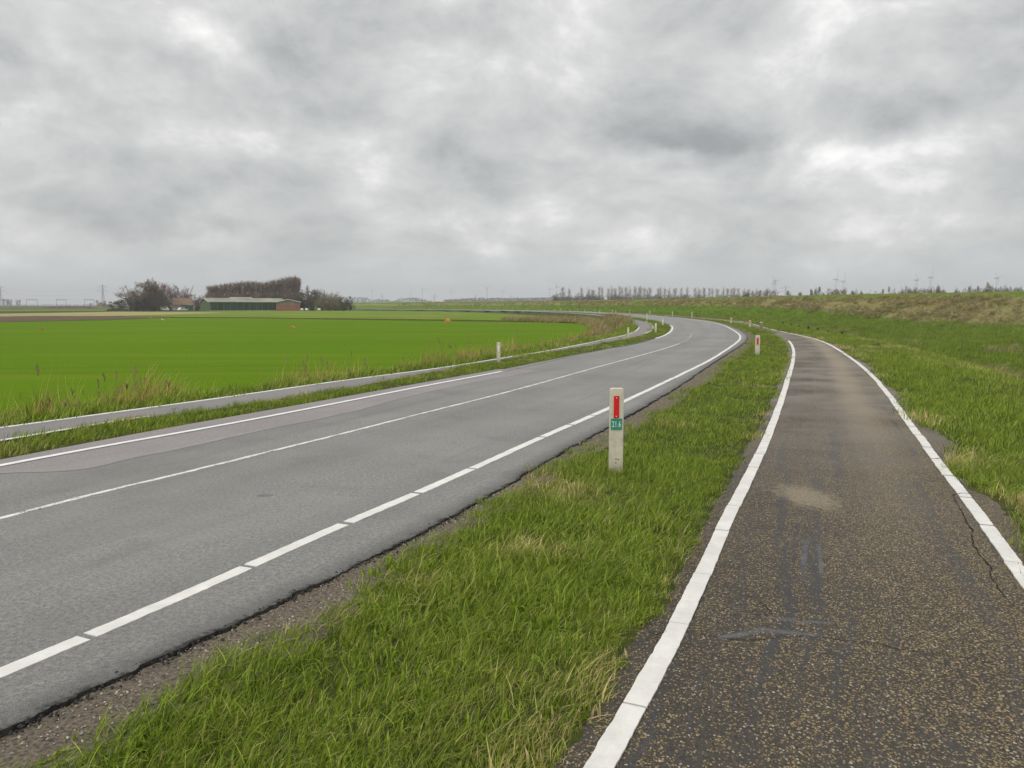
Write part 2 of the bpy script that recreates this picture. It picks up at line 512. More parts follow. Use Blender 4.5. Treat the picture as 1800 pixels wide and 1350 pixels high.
# ------------------------------------------------------------------ asphalt materials
def asphalt(name, base, dark, light, grain=170.0, edge=None, tan=None):
    m, t = mat_new(name)
    v = t.n('ShaderNodeTexCoord').outputs['Object']
    uv = t.n('ShaderNodeUVMap').outputs[0]
    sx = t.n('ShaderNodeSeparateXYZ', None, Vector=uv)
    g1 = t.voro(v, grain); g2 = t.noise(v, grain * 1.3, 3, .7); g3 = t.noise(v, 26, 4, .65)
    big = t.noise(v, .45, 5, .6)
    st = t.noise(t.n('ShaderNodeMapping', None, Vector=uv, Scale=(2.2, .05, 1)).outputs[0], 1.6, 4, .6)
    gc = t.noise(v, 34, 9, .86); gv = t.voro(v, 85)
    col = t.mix(t.sm(t.m('ADD', t.m('MULTIPLY', g2, .35), t.m('MULTIPLY', gc, .65)), .36, .64), dark, light)
    col = t.mix(.18, col, base)
    col = t.mix(t.m('MULTIPLY', t.sm(gv, .55, .8), .4), col, dark)
    col = t.mix(t.m('MULTIPLY', t.sm(g1, .0, .30), .0), col, light)
    col = t.mix(t.m('MULTIPLY', t.sm(big, .4, .68), .42), col, tuple(x * 1.30 for x in base))
    col = t.mix(t.m('MULTIPLY', t.sm(st, .5, .72), .35), col, tuple(x * .66 for x in base))
    col = t.mix(t.m('MULTIPLY', t.sm(g3, .55, .8), .35), col, tuple(x * .55 for x in base))
    return m, t, v, uv, sx, col, g1, g2


m_road, t, v, uv, sx, col, g1, g2 = asphalt('road asphalt', (.205, .203, .188), (.066, .066, .062), (.40, .395, .37), 150)
mt = t.noise(v, .33, 4, .6); mt2 = t.noise(v, 1.7, 5, .65)
col = t.mix(t.m('MULTIPLY', t.sm(mt, .42, .66), .40), col, (.155, .138, .126))
col = t.mix(t.m('MULTIPLY', t.sm(mt2, .50, .75), .30), col, (.115, .113, .104))
wt = t.m('ABSOLUTE', t.m('SUBTRACT', t.m('FRACT', t.m('DIVIDE', t.m('ADD', sx.outputs[0], .1), 1.55)), .5))
col = t.mix(t.m('MULTIPLY', t.sm(wt, .30, .05), .16), col, (.105, .106, .101))
# dark crumbled strip along the right-hand edge of the carriageway
en = t.noise(v, 5.0, 7, .75)
er = t.n('ShaderNodeAttribute', {'attribute_name': 'edge'}).outputs['Fac']
ef = t.m('ADD', er, t.m('MULTIPLY', t.m('SUBTRACT', t.m('ADD', t.m('MULTIPLY', en, .5), t.m('MULTIPLY', t.noise(v, 26, 6, .8), .5)), .5), .42))
col = t.mix(t.m('MULTIPLY', t.sm(ef, .26, .0), .80), col, t.mix(t.sm(g2, .4, .6), (.028, .027, .025), (.16, .155, .145)))
col = t.mix(t.m('MULTIPLY', t.sm(ef, .045, -.01), .92), col, (.016, .015, .014))
hgt = t.m('SUBTRACT', t.m('MULTIPLY', g2, .8), t.m('MULTIPLY', g1, .6))
finish(t, col, .82, hgt, .9, .006, .35)

m_patch, t, v, uv, sx, col, g1, g2 = asphalt('newer asphalt', (.218, .200, .193), (.115, .104, .100), (.345, .318, .307), 160)
pn = t.noise(v, 7, 6, .75); pu = t.m('ADD', sx.outputs[0], t.m('MULTIPLY_ADD', pn, .16, -.08))
col = t.mix(t.m('MULTIPLY', t.sm(pu, .10, .02), .85), col, t.mix(t.noise(v, 34, 9, .86), (.12, .12, .113), (.25, .25, .238)))
col = t.mix(t.m('MULTIPLY', t.m('MULTIPLY', t.sm(pu, .03, .06), t.sm(pu, .13, .08)), t.sm(t.noise(v, .7, 3, .5), .45, .65)), col, (.255, .248, .236))
finish(t, col, .85, g2, .5, .004, .35)

m_lpath, t, v, uv, sx, col, g1, g2 = asphalt('left path asphalt', (.185, .174, .168), (.10, .094, .09), (.285, .268, .258), 120)
finish(t, col, .85, g2, .5, .004, .35)

# cycle path: dark bitumen with tan stone chips, more of them to the right
m_path, t, v, uv, sx, col, g1, g2 = asphalt('path asphalt', (.042, .039, .036), (.011, .0105, .010), (.092, .083, .074), 210)
wv = t.n('ShaderNodeTexNoise', None, Vector=v, Scale=60, Detail=3).outputs['Color']
wv = t.vm('ADD', v, t.scale(t.vm('SUBTRACT', wv, (.5, .5, .5)), .016))
vc = t.n('ShaderNodeTexVoronoi', None, Vector=t.n('ShaderNodeMapping', None, Vector=wv, Scale=(1, .8, 1)).outputs[0], Scale=98)
rnd = t.n('ShaderNodeSeparateXYZ', None, Vector=vc.outputs['Color']).outputs
chip = t.sm(vc.outputs['Distance'], .52, .40)
clus = t.noise(v, 2.1, 4, .6); clus2 = t.noise(v, 9.0, 3, .6)
streak = t.noise(t.n('ShaderNodeMapping', None, Vector=uv, Scale=(9, .22, 1)).outputs[0], 1.0, 4, .6)
across = t.sm(sx.outputs[0], .25, 1.7)
bare = t.sm(t.m('ADD', streak, t.m('MULTIPLY', clus, .15)), .56, .72)
dn = t.m('ADD', t.m('MULTIPLY_ADD', across, .60, .02), t.m('MULTIPLY_ADD', clus, 1.5, t.m('MULTIPLY_ADD', clus2, .8, -.27)))
thr = t.m('SUBTRACT', t.m('MULTIPLY', dn, .62), t.m('MULTIPLY', bare, .45))
has = t.sm(t.m('SUBTRACT', thr, rnd[0]), .02, .08)
far = t.sm(t.n('ShaderNodeSeparateXYZ', None, Vector=v).outputs[1], 3.2, 15.0)
chipc = t.mix(rnd[1], (.14, .103, .053), (.38, .282, .140))
chipc = t.mix(t.sm(rnd[2], .94, .97), chipc, (.44, .39, .31))
chipm = t.m('MULTIPLY', t.m('MULTIPLY', chip, has), .88)
fs_ = t.noise(v, 190, 4, .8)
col = t.mix(t.m('MULTIPLY', t.sm(fs_, .53, .62), t.m('MULTIPLY', t.sm(thr, .1, .7), .55)), col, (.26, .20, .115))
col = t.mix(chipm, col, chipc)
col = t.mix(t.m('MULTIPLY', bare, .30), col, (.085, .087, .090))
worn = t.m('MULTIPLY', t.sm(t.noise(v, .8, 4, .6), .25, .65), far)
col = t.mix(t.m('MULTIPLY', worn, .70), col, t.mix(t.noise(v, 34, 8, .85), (.13, .113, .095), (.34, .30, .255)))
wl = t.sm(t.m('ABSOLUTE', t.m('SUBTRACT', sx.outputs[0], 1.35)), .40, .05)
col = t.mix(t.m('MULTIPLY', t.m('MULTIPLY', wl, far), .5), col, (.30, .255, .19))
# pale sandy patch a few metres ahead
pc = up(1418, 873)
dv = t.vm('SUBTRACT', v, (pc[0], pc[1], 0)); dv = t.vm('MULTIPLY', dv, (1, .52, 0))
dl = t.n('ShaderNodeVectorMath', {'operation': 'LENGTH'}, i0=dv).outputs['Value']
pm = t.sm(t.m('ADD', dl, t.m('MULTIPLY', t.noise(v, 13, 7, .8), .62)), .60, .40)
col = t.mix(t.m('MULTIPLY', t.m('MULTIPLY', pm, .66), t.sm(t.noise(v, 75, 4, .8), .36, .56)), col, (.34, .285, .19))
# smoothed bitumen wiped over old cracks
sv = t.n('ShaderNodeTexNoise', None, Vector=v, Scale=14, Detail=5, Roughness=.7).outputs['Color']
sv = t.vm('ADD', v, t.scale(t.vm('SUBTRACT', sv, (.5, .5, .5)), .045)); sv = t.vm('MULTIPLY', sv, (1, 1, 0))
dmin = None
for pts_, rr_ in (([(1268, 1120), (1300, 1116), (1340, 1106), (1395, 1112), (1446, 1120)], .024), ([(1352, 1085), (1405, 1092), (1463, 1095)], .016), ([(1462, 792), (1500, 793), (1530, 803)], .02), ([(1415, 950), (1412, 1020)], .018), ([(1440, 958), (1443, 1010)], .012)):
    Q_ = [up(*q_) for q_ in pts_]
    for a_, b_ in zip(Q_[:-1], Q_[1:]):
        a3, ba = Vector((a_[0], a_[1], 0)), Vector((b_[0] - a_[0], b_[1] - a_[1], 0))
        pa_ = t.vm('SUBTRACT', sv, tuple(a3))
        hh = t.m('DIVIDE', t.n('ShaderNodeVectorMath', {'operation': 'DOT_PRODUCT'}, i0=pa_, i1=tuple(ba)).outputs['Value'], ba.length_squared, 0, True)
        q_ = t.vm('SUBTRACT', pa_, t.n('ShaderNodeVectorMath', {'operation': 'SCALE'}, i0=tuple(ba), Scale=hh).outputs[0])
        dd_ = t.m('DIVIDE', t.n('ShaderNodeVectorMath', {'operation': 'LENGTH'}, i0=q_).outputs['Value'], rr_)
        dmin = dd_ if dmin is None else t.m('MINIMUM', dmin, dd_)
sme = t.m('MULTIPLY', t.m('MULTIPLY', t.sm(t.m('ADD', dmin, t.m('MULTIPLY_ADD', t.noise(v, 38, 5, .75), 1.1, -.55)), 1.25, .55), .75), t.sm(t.noise(v, 6, 3, .6), .25, .6))
col = t.mix(sme, col, t.mix(t.noise(v, 20, 4, .6), (.085, .090, .095), (.130, .135, .140)))
hgt = t.m('MULTIPLY', t.m('ADD', t.m('MULTIPLY', chipm, .6), t.m('MULTIPLY', g2, .6)), t.m('SUBTRACT', 1.0, sme))
finish(t, col, .85, hgt, .8, .006, .18)

m_tar = mottled('smoothed bitumen', (.085, .092, .10), (.14, .15, .158), 12, .6, .15, .5)
m_crack = mottled('crack', (.012, .012, .011), (.03, .028, .024), 30, 1, .2, .1)
m_grit = mottled('shoulder grit', (.070, .058, .046), (.235, .195, .150), 55, 1, 1.0, .1, 9)


def paint(name, wear, c=(.70, .685, .64)):
    m, t = mat_new(name)
    v = t.n('ShaderNodeTexCoord').outputs['Object']
    n = t.noise(v, 45, 5, .75); n2 = t.noise(v, 5, 5, .65); n3 = t.noise(v, 120, 3, .7)
    msk = t.sm(t.m('ADD', t.m('MULTIPLY', n, .62), t.m('MULTIPLY', n2, .38)), wear - .06, wear + .04)
    col = t.mix(t.sm(n2, .35, .75), tuple(x * .84 for x in c), c)
    col = t.mix(t.m('MULTIPLY', t.sm(n3, .55, .75), .35), col, (.36, .345, .31))
    col = t.mix(t.m('MULTIPLY', t.sm(t.noise(v, 17, 6, .75), .50, .72), .30), col, (.40, .385, .34))
    col = t.mix(msk, (.13, .128, .12), col)
    finish(t, col, .75, t.m('ADD', n3, t.m('MULTIPLY', msk, 1.2)), .5, .004, .3)
    return m


m_white = paint('white road paint', .28)
m_white_f = paint('fresh white road paint', .14, (.76, .755, .74))
m_white_w = paint('worn white road paint', .43)
m_white_p = paint('thick white path paint', .345, (.67, .655, .61))

# ------------------------------------------------------------------ main road
road = empty('road'); tag(road, kind='structure')
A, B = finer(ROAD_L, 900), ragged(finer(ROAD_R, 4200), .020, 4, .022)


def crown(f, n):
    prof = 0.05 * (1 - (2 * f - 1) ** 2)
    return np.broadcast_to(prof[None], (n, len(f))).copy() * 0.0


o = sheet('asphalt', B, A, 40, 0.0, m_road, road,
          zf=lambda f, n: np.broadcast_to(np.where(f > .99, -.05, 0.0)[None], (n, len(f))).copy())
me = o.data
at = me.attributes.new('edge', 'FLOAT', 'POINT')
uvl = np.zeros(len(me.loops) * 2, np.float32); me.uv_layers[0].data.foreach_get('uv', uvl)
vi = np.zeros(len(me.loops), np.int32); me.loops.foreach_get('vertex_index', vi)
ev = np.zeros(len(me.vertices), np.float32); ev[vi] = uvl[0::2]
at.data.foreach_set('value', ev)
# refine the outer strip so the dark edge has its own resolution, with the slab's broken-off side, drop-off shadow put into its dark colour
sheet('broken_edge', B, offset(ragged(B, .012, 44, .03), .022), 2, 0.0, m_crack, road,
      zf=lambda f, n: np.broadcast_to(np.array([.0, -.018, -.05])[None], (n, 3)).copy())
sheet('shoulder', offset(finer(ROAD_R, 900), -.10), offset(finer(GRASS_R, 900), .34), 6, -.018, m_grit, None, kind='structure',
      zf=lambda f, n: -.016 + (vnoise(np.c_[np.repeat(np.arange(n) * .31, len(f)), np.tile(f * 9, n)], 1.7, 5).reshape(n, len(f)) - .5) * .018 - .05 * (f[None] > .99))
tp = SEAM[SEAM[:, 1] < up(957, 651)[1]]
tl = LINE_L[(LINE_L[:, 1] < up(957, 640)[1])]
tl2 = ROAD_L[ROAD_L[:, 1] < up(940, 640)[1]]
sheet('resurfaced_strip', ragged(finer(tp, 500), .05, 8, .3), offset(finer(tl2, 700), .02), 4, .0025, m_patch, road)


def clip_y(C, y0, y1):
    i0 = np.argmax(C[:, 1] >= y0); i1 = np.argmax(C[:, 1] > y1)
    return C[i0:(i1 if i1 > 0 else len(C))]


def painted(name, C, width, z, mat, parent, seg=None, gap=.03, rag=.010, thick=.004, seed=1, skew=0.0):
    """a painted line with its own thickness, broken into segments"""
    s = np.r_[0, np.cumsum(np.linalg.norm(np.diff(C, axis=0), axis=1))]
    L = s[-1]; mb = MB(); p = 0.0; rr = random.Random(seed)
    while p < L - .2:
        ln = (seg * rr.uniform(.85, 1.15)) if seg else L
        e = min(L, p + ln - gap * (rr.uniform(.2, 1.6) if seg else 0))
        mid = np.interp((p + e) / 2, s, np.hypot(C[:, 0], C[:, 1]))
        st = min(.012 + mid * .004, 2.0)
        q = np.linspace(p, e, max(3, int((e - p) / st)))
        c = np.c_[np.interp(q, s, C[:, 0]), np.interp(q, s, C[:, 1])]
        sh = rr.gauss(0, rag * .7); nq = lambda k_, w_: vnoise(np.c_[q, np.full(len(q), seed * 3.1 + k_)], w_, seed) - .5
        a = offset(c, sh - width / 2 + rag * (1.3 * nq(0, .035) + 1.0 * nq(2, .17) + .8 * nq(4, .012)))
        b = offset(c, sh + width / 2 + rag * (1.3 * nq(6, .035) + 1.0 * nq(8, .17) + .8 * nq(9, .012)))
        n = len(q)
        V = [(*x, z + thick) for x in a] + [(*x, z + thick) for x in b] + [(*x, z - .002) for x in a] + [(*x, z - .002) for x in b]
        Fc = [(i, n + i, n + i + 1, i + 1) for i in range(n - 1)] + [(2 * n + i, i, i + 1, 2 * n + i + 1) for i in range(n - 1)] + [(n + i, 3 * n + i, 3 * n + i + 1, n + i + 1) for i in range(n - 1)]
        Fc += [(0, 2 * n, 3 * n, n), (n - 1, 2 * n - 1, 4 * n - 1, 3 * n - 1)]
        mb.add(V, Fc)
        p += ln
    o = mb.build(name, mat, parent)
    return o


painted('edge_line', clip_y(LINE_R, 0, 75), .095, .001, m_white, road, seg=1.0, gap=.045, rag=.005, seed=3)
painted('worn_edge_line', clip_y(LINE_R, 75, 240), .09, .001, m_white_w, road, rag=.004, seed=3)
painted('edge_line', clip_y(LINE_L, 4, up(887, 653)[1]), .09, .009, m_white_f, road, rag=.002, seed=4)
painted('worn_edge_line', clip_y(LINE_L, up(887, 653)[1] + .1, 38), .07, .001, paint('nearly gone paint', .60), road, rag=.004, seed=5)
painted('edge_line', clip_y(LINE_L, 38, 66), .12, .001, m_white, road, rag=.004, seed=6)
painted('centre_line', clip_y(CENTER, 2, 33), .054, .001, m_white_w if False else paint('chipped white paint', .45), road, rag=.012, seed=8)
painted('worn_centre_line', clip_y(CENTER, 33, 44), .06, .001, paint('faded paint', .53), road, rag=.006, seed=9)
px = up(466, 871)
mb = MB(); mb.ball((px[0], px[1], .0), .075, .05, .006, 14, 4, .12); mb.build('filled_core_hole', m_tar, road)

# ------------------------------------------------------------------ cycle path on the right
path = empty('cycle_path'); tag(path, kind='structure')
PL, PR = ragged(finer(PATH_LE, 1500), .05, 11, .1), ragged(finer(PATH_RE, 2200), .09, 12, .09)
V, uv = loft(PL, PR, 10, 0.0)
nV = V.reshape(len(PL), 11, 3); nV[:, 0, 2] = -.03; nV[:, -1, 2] = -.035; nV[:, 1, 2] = -.002; nV[:, -2, 2] = -.002
me = grid_mesh('asphalt', nV.reshape(-1, 3), 11, len(PL)); add_uv(me, uv)
if me.polygons[500].normal.z < 0:
    me.flip_normals()
link('asphalt', me, m_path, path)
painted('edge_line', clip_y(PATH_L, 0, 36), .098, .001, m_white_p, path, seg=.85, gap=.018, rag=.0035, seed=21, thick=.006)
painted('edge_line', clip_y(PATH_R, 0, 46), .092, .001, m_white_p, path, seg=.8, gap=.035, rag=.005, seed=22, thick=.006)
painted('worn_edge_line', clip_y(PATH_R, 46.2, 82), .09, .001, m_white, path, seg=4, gap=1.1, rag=.006, seed=23)


def ribbon(name, pix, width, z, mat, parent, seed=1, rag=.3, sub=12, taper=True):
    C = catmull(upl(pix), sub); rr = random.Random(seed); n = len(C)
    wv = np.array([width * ((math.sin(math.pi * (i + .3) / (n - .4)) ** .45 if taper else 1) * (1 + rr.uniform(-rag, rag))) for i in range(n)])
    C = offset(C, .035 * (vnoise(np.c_[np.arange(n) * .5, np.full(n, seed * 3.3)], 1.4, seed) - .5) + width * .8 * (vnoise(np.c_[np.arange(n) * 1.0, np.full(n, seed * 7.3)], .9, seed) - .5))
    a, b = offset(C, -wv / 2), offset(C, wv / 2)
    mb = MB(); mb.add([(*x, z) for x in a] + [(*x, z) for x in b], [(i, n + i, n + i + 1, i + 1) for i in range(n - 1)])
    return mb.build(name, mat, parent)


ribbon('crack', [(1205, 1106), (1240, 1116), (1290, 1126), (1400, 1119), (1480, 1124), (1560, 1137), (1640, 1149), (1720, 1163), (1800, 1172)], .0045, .004, m_crack, path, 5, .6, 16)
ribbon('crack', [(1330, 1050), (1352, 1072), (1345, 1085)], .004, .004, m_crack, path, 6, .6)
ribbon('crack', [(1170, 1112), (1158, 1116), (1147, 1118)], .01, .009, m_crack, path, 7, .5)
ribbon('crack', [(1675, 868), (1690, 898), (1706, 930), (1712, 956), (1740, 1000), (1758, 1040), (1790, 1075)], .008, .004, m_crack, path, 10, .7)
ribbon('crack', [(1672, 872), (1695, 868), (1712, 870)], .012, .0085, m_crack, path, 11, .6)
ribbon('crack', [(1633, 808), (1655, 806), (1672, 807)], .012, .0085, m_crack, path, 12, .6)
ribbon('crack', [(1388, 644), (1402, 645), (1412, 646)], .02, .0085, m_crack, path, 13, .6)
ribbon('crack', [(1552, 699), (1571, 700), (1586, 703)], .02, .0085, m_crack, path, 14, .6)

# ------------------------------------------------------------------ cycle path on the left
lpath = empty('left_cycle_path'); tag(lpath, kind='structure')
sheet('asphalt', ragged(finer(LP_UPE, 800), .03, 31, .2), finer(offset(LP_LO, .05), 800), 12, 0.0, m_lpath, lpath,
      zf=lambda f, n: np.broadcast_to(np.where((f < .01) | (f > .99), -.05, 0.0)[None], (n, len(f))).copy())
painted('edge_line', clip_y(LP_UP, 5, 60), .085, .001, m_white_f, lpath, rag=.004, seed=31)
painted('edge_line', clip_y(LP_LO, 4, 11.2), .085, .001, m_white, lpath, rag=.006, seed=32)
painted('edge_line', clip_y(LP_LO, 44, 80), .10, .001, m_white, lpath, rag=.004, seed=33)

# ------------------------------------------------------------------ fields on the left
FZ = FIELD_Z + .05


def flat_poly(name, pts, z, mat, kind='structure'):
    me = bpy.data.meshes.new(name); me.from_pydata([(x, y, z) for x, y in pts], [], [tuple(range(len(pts)))]); me.update()
    if me.polygons[0].normal.z < 0:
        me.flip_normals()
    return tag(link(name, me, mat), kind=kind)


FE = offset(LP_UPE, -3.6)
fn = FE[(FE[:, 1] > -12) & (FE[:, 1] < up(1035, 590, FZ)[1])]
top_edge = upl([(1046, 578), (1030, 570), (1010, 568.5), (937, 566.5), (789, 564), (620, 562), (450, 559.5), (300, 558.5), (189, 562.5), (100, 564.5), (0, 566.5), (-250, 571)], FZ)
flat_poly('crop_field', np.vstack([fn, top_edge, [(-160, 60), (-120, -10)]]), FZ, m_field)
pl = lambda p, dz: upl(p, FIELD_Z + dz)
flat_poly('ploughed_field', pl([(-250, 570.6), (0, 566), (100, 564), (189, 562), (300, 558.2), (316, 557.5), (300, 556.3), (190, 555.6), (60, 555.3), (0, 556.2), (-250, 559)], .03), FIELD_Z + .03, m_plough)
flat_poly('stubble_field', pl([(-250, 559), (0, 556.2), (60, 555.3), (190, 555.4), (330, 552), (400, 549.4), (210, 547.9), (0, 551.4), (-250, 554)], .02), FIELD_Z + .02, m_stubble)
flat_poly('pasture', pl([(215, 556), (330, 558.2), (450, 559), (620, 561.4), (789, 563), (937, 565.3), (980, 561), (960, 556), (880, 551), (780, 547.5), (640, 545.8), (470, 546), (330, 547.6), (230, 548.5)], .012), FIELD_Z + .012, m_pasture)
flat_poly('mown_strip', pl([(330, 553), (470, 555), (620, 557), (789, 558.2), (860, 557.5), (800, 555), (640, 553), (470, 551.6), (330, 551.4)], .035), FIELD_Z + .035, m_pasture2)
flat_poly('far_pasture', pl([(-200, 546.4), (0, 547), (200, 545.8), (215, 543.7), (0, 544.4), (-200, 544.6)], .02), FIELD_Z + .02, m_pasture)
mb = MB()                                                    # the dark ditch line at the far edge of the crop field
dt = upl([(300, 558.2), (450, 559.3), (620, 561.6), (789, 563.5), (937, 566.1), (1010, 568)], FZ)
for a, b in zip(dt[:-1], dt[1:]):
    mb.tube((*a, FZ + .0), (*b, FZ + .0), .16, .16, 5)
tag(mb.build('ditch', mottled('ditch shade', (.05, .055, .014), (.085, .08, .03), 1, 1)), kind='structure')

# ------------------------------------------------------------------ dike on the right
CREST = catmull(np.array([(128, -40), (113, 20), (98, 80), (84, 126), (73, 155), (63.5, 188), (53, 240), (40, 295), (20, 350), (-38, 440), (-112, 538), (-175, 615), (-240, 700)]), 26)
DT = np.r_[-22, -10, -5, -2.5, -1, np.arange(0, 19.1, .5)]
tt = np.gradient(CREST, axis=0); tt /= np.linalg.norm(tt, axis=1)[:, None]
LN = np.c_[-tt[:, 1], tt[:, 0]]
s_c = np.r_[0, np.cumsum(np.linalg.norm(np.diff(CREST, axis=0), axis=1))]


def dike_z(tv, sv):
    z = np.where(tv < -2.5, 4.0 + (tv + 2.5) * .28, 4.0)
    z = np.where(tv > 0, 4.0 - tv * .387, z)
    return np.minimum(z, 4.0)


Vd, br = [], []
rowY = CREST[:, 1]
bend = np.interp(rowY, [60, 110, 125, 155, 185, 240, 400], [15.4, 15.0, 14.6, 9.3, 6.7, 6.0, 5.4])   # lower limit of the unmown grass
for i in range(len(CREST)):
    for tv in DT:
        p = CREST[i] + LN[i] * tv
        q = np.array([[s_c[i], tv * 1.5]])
        bump = (vnoise(q, 2.3, 5)[0] - .5) * .30 + (vnoise(q, 9, 6)[0] - .5) * .35
        on = 1.0 if 0 < tv < 16 else .3
        Vd.append((p[0], p[1], float(dike_z(np.array(tv), 0)) + bump * on * (.35 if tv <= .5 else 1)))
        top_g = 2.0 + (vnoise(q, 14, 9)[0] - .5) * 2.6
        br.append(max(float(sstep((tv - top_g) / 1.0) * sstep((bend[i] - tv) / .6)), .44 if tv < top_g + .6 else 0.0))
m_dike, t = mat_new('dike grass')
v = t.n('ShaderNodeTexCoord').outputs['Object']
bm_ = t.n('ShaderNodeAttribute', {'attribute_name': 'dry'}).outputs['Fac']
a = t.noise(v, .9, 5, .65); b = t.noise(v, 5, 5, .7); c = t.noise(v, .25, 4, .6)
msk = t.sm(t.m('ADD', bm_, t.m('MULTIPLY_ADD', a, .7, -.35)), .35, .65)
g = t.mix(t.sm(b, .3, .7), (.055, .110, .006), (.13, .205, .016))
g = t.mix(t.m('MULTIPLY', t.sm(c, .5, .7), .4), g, (.12, .14, .03))
dr = t.mix(t.sm(b, .3, .7), (.135, .125, .042), (.275, .235, .105))
dr = t.mix(t.m('MULTIPLY', t.sm(c, .5, .68), .6), dr, (.12, .125, .03))
finish(t, t.mix(msk, g, dr), 1, b, .6, .1, .05)
me = grid_mesh('dike', np.array(Vd), len(DT), len(CREST))
me.attributes.new('dry', 'FLOAT', 'POINT').data.foreach_set('value', np.array(br, np.float32))
if me.polygons[200].normal.z < 0:
    me.flip_normals()
tag(link('dike', me, m_dike), kind='structure')


# ------------------------------------------------------------------ grass: blade tufts set out over the verges
def grass_mat(name, lo, hi, dry, rough=.55, trans=.35):
    m, t = mat_new(name)
    at = t.n('ShaderNodeAttribute', {'attribute_name': 'blade'})
    sp = t.n('ShaderNodeSeparateColor', None, Color=at.outputs['Color']).outputs
    ti = t.n('ShaderNodeAttribute', {'attribute_name': 'tint', 'attribute_type': 'INSTANCER'}).outputs['Fac']
    oi = t.n('ShaderNodeObjectInfo').outputs['Random']
    col = t.mix(sp[0], lo, hi)
    dm = t.sm(t.m('ADD', sp[2], ti), .84, 1.08)
    dc = t.mix(sp[0], dry, tuple(min(1, x * 1.75) for x in dry))
    col = t.mix(dm, col, dc)
    hsv = t.n('ShaderNodeHueSaturation', None, Hue=.5, Saturation=1.0, Value=t.m('MULTIPLY_ADD', oi, .5, .75), Color=col)
    d1 = t.n('ShaderNodeBsdfPrincipled', None, Base_Color=hsv, Roughness=rough); d1.inputs['Specular IOR Level'].default_value = .25
    d2 = t.n('ShaderNodeBsdfTranslucent', None, Color=hsv)
    mx = t.n('ShaderNodeMixShader', None, i0=trans, i1=d1, i2=d2)
    t.n('ShaderNodeOutputMaterial', None, Surface=mx)
    return m


m_grass = grass_mat('verge grass', (.054, .106, .006), (.325, .410, .045), (.42, .34, .15))
m_long = grass_mat('long grass', (.064, .120, .007), (.265, .350, .032), (.34, .28, .12))
m_straw = grass_mat('dry grass', (.16, .145, .052), (.41, .345, .165), (.31, .25, .12), .7, .3)
m_reed = grass_mat('reeds', (.14, .16, .03), (.40, .32, .11), (.42, .29, .10), .7, .3)
m_plume = grass_mat('reed plumes', (.20, .14, .075), (.38, .28, .16), (.3, .2, .1), .9, .3)


def tuft(name, mat, n, rad, h, wid, lean=.5, droop=.5, dryp=.06, seg=3, wind=(.55, .25), plume=0.0, mat2=None, seed=1):
    rr = random.Random(seed); V, Fc, Cc, Mi = [], [], [], []
    for _ in range(n):
        a = rr.uniform(0, 6.283); r = rad * math.sqrt(rr.random())
        x, y = r * math.cos(a), r * math.sin(a)
        hh = rr.uniform(*h); ww = wid * rr.uniform(.7, 1.35)
        la = rr.uniform(0, 6.283); lm = abs(rr.gauss(0, lean))
        lx, ly = math.cos(la) * lm + wind[0] * rr.uniform(.2, 1.3), math.sin(la) * lm + wind[1] * rr.uniform(.2, 1.3)
        ta = rr.uniform(0, 6.283); px_, py_ = math.cos(ta) * ww / 2, math.sin(ta) * ww / 2
        cr, dry = rr.random(), (rr.uniform(.75, 1.0) if rr.random() < dryp else rr.uniform(0, .6))
        k = len(V)
        for i in range(seg + 1):
            f = i / seg
            bz = hh * (f - droop * .45 * lm * f * f); bend_ = hh * (.25 * f + .75 * f * f)
            tw = (1 - f) ** .7 if i else .75
            for sgn in ((-1, 1) if i < seg else (0,)):
                V.append((x + lx * bend_ + sgn * px_ * tw, y + ly * bend_ + sgn * py_ * tw, bz - .01 * (i == 0)))
                Cc.append((cr, f, dry, 1))
        for i in range(seg - 1):
            Fc.append((k + 2 * i, k + 2 * i + 1, k + 2 * i + 3, k + 2 * i + 2)); Mi.append(0)
        Fc.append((k + 2 * seg - 2, k + 2 * seg - 1, k + 2 * seg)); Mi.append(0)
        if rr.random() < plume:
            for q in range(9):
                b0 = (x + lx * hh * .9, y + ly * hh * .9, hh * (.80 + .02 * q))
                dd_ = (rr.gauss(.035, .025), rr.gauss(.01, .02), rr.uniform(.04, .10)); k = len(V)
                V += [b0, (b0[0] + .012, b0[1] + .012, b0[2] + .01), (b0[0] + dd_[0], b0[1] + dd_[1], b0[2] + dd_[2]), (b0[0] + dd_[0] * .5 - .010, b0[1] + dd_[1] * .5 + .006, b0[2] + dd_[2] * .55)]
                Cc += [(rr.random(), 1, .3, 1)] * 4
                Fc.append((k, k + 1, k + 2, k + 3)); Mi.append(1)
    me = bpy.data.meshes.new(name); me.from_pydata(V, [], Fc); me.update()
    ca = me.color_attributes.new('blade', 'FLOAT_COLOR', 'POINT')
    ca.data.foreach_set('color', np.array(Cc, np.float32).ravel())
    me.materials.append(mat)
    if mat2:
        me.materials.append(mat2); me.polygons.foreach_set('material_index', np.array(Mi, np.int32))
    return bpy.data.objects.new(name, me)


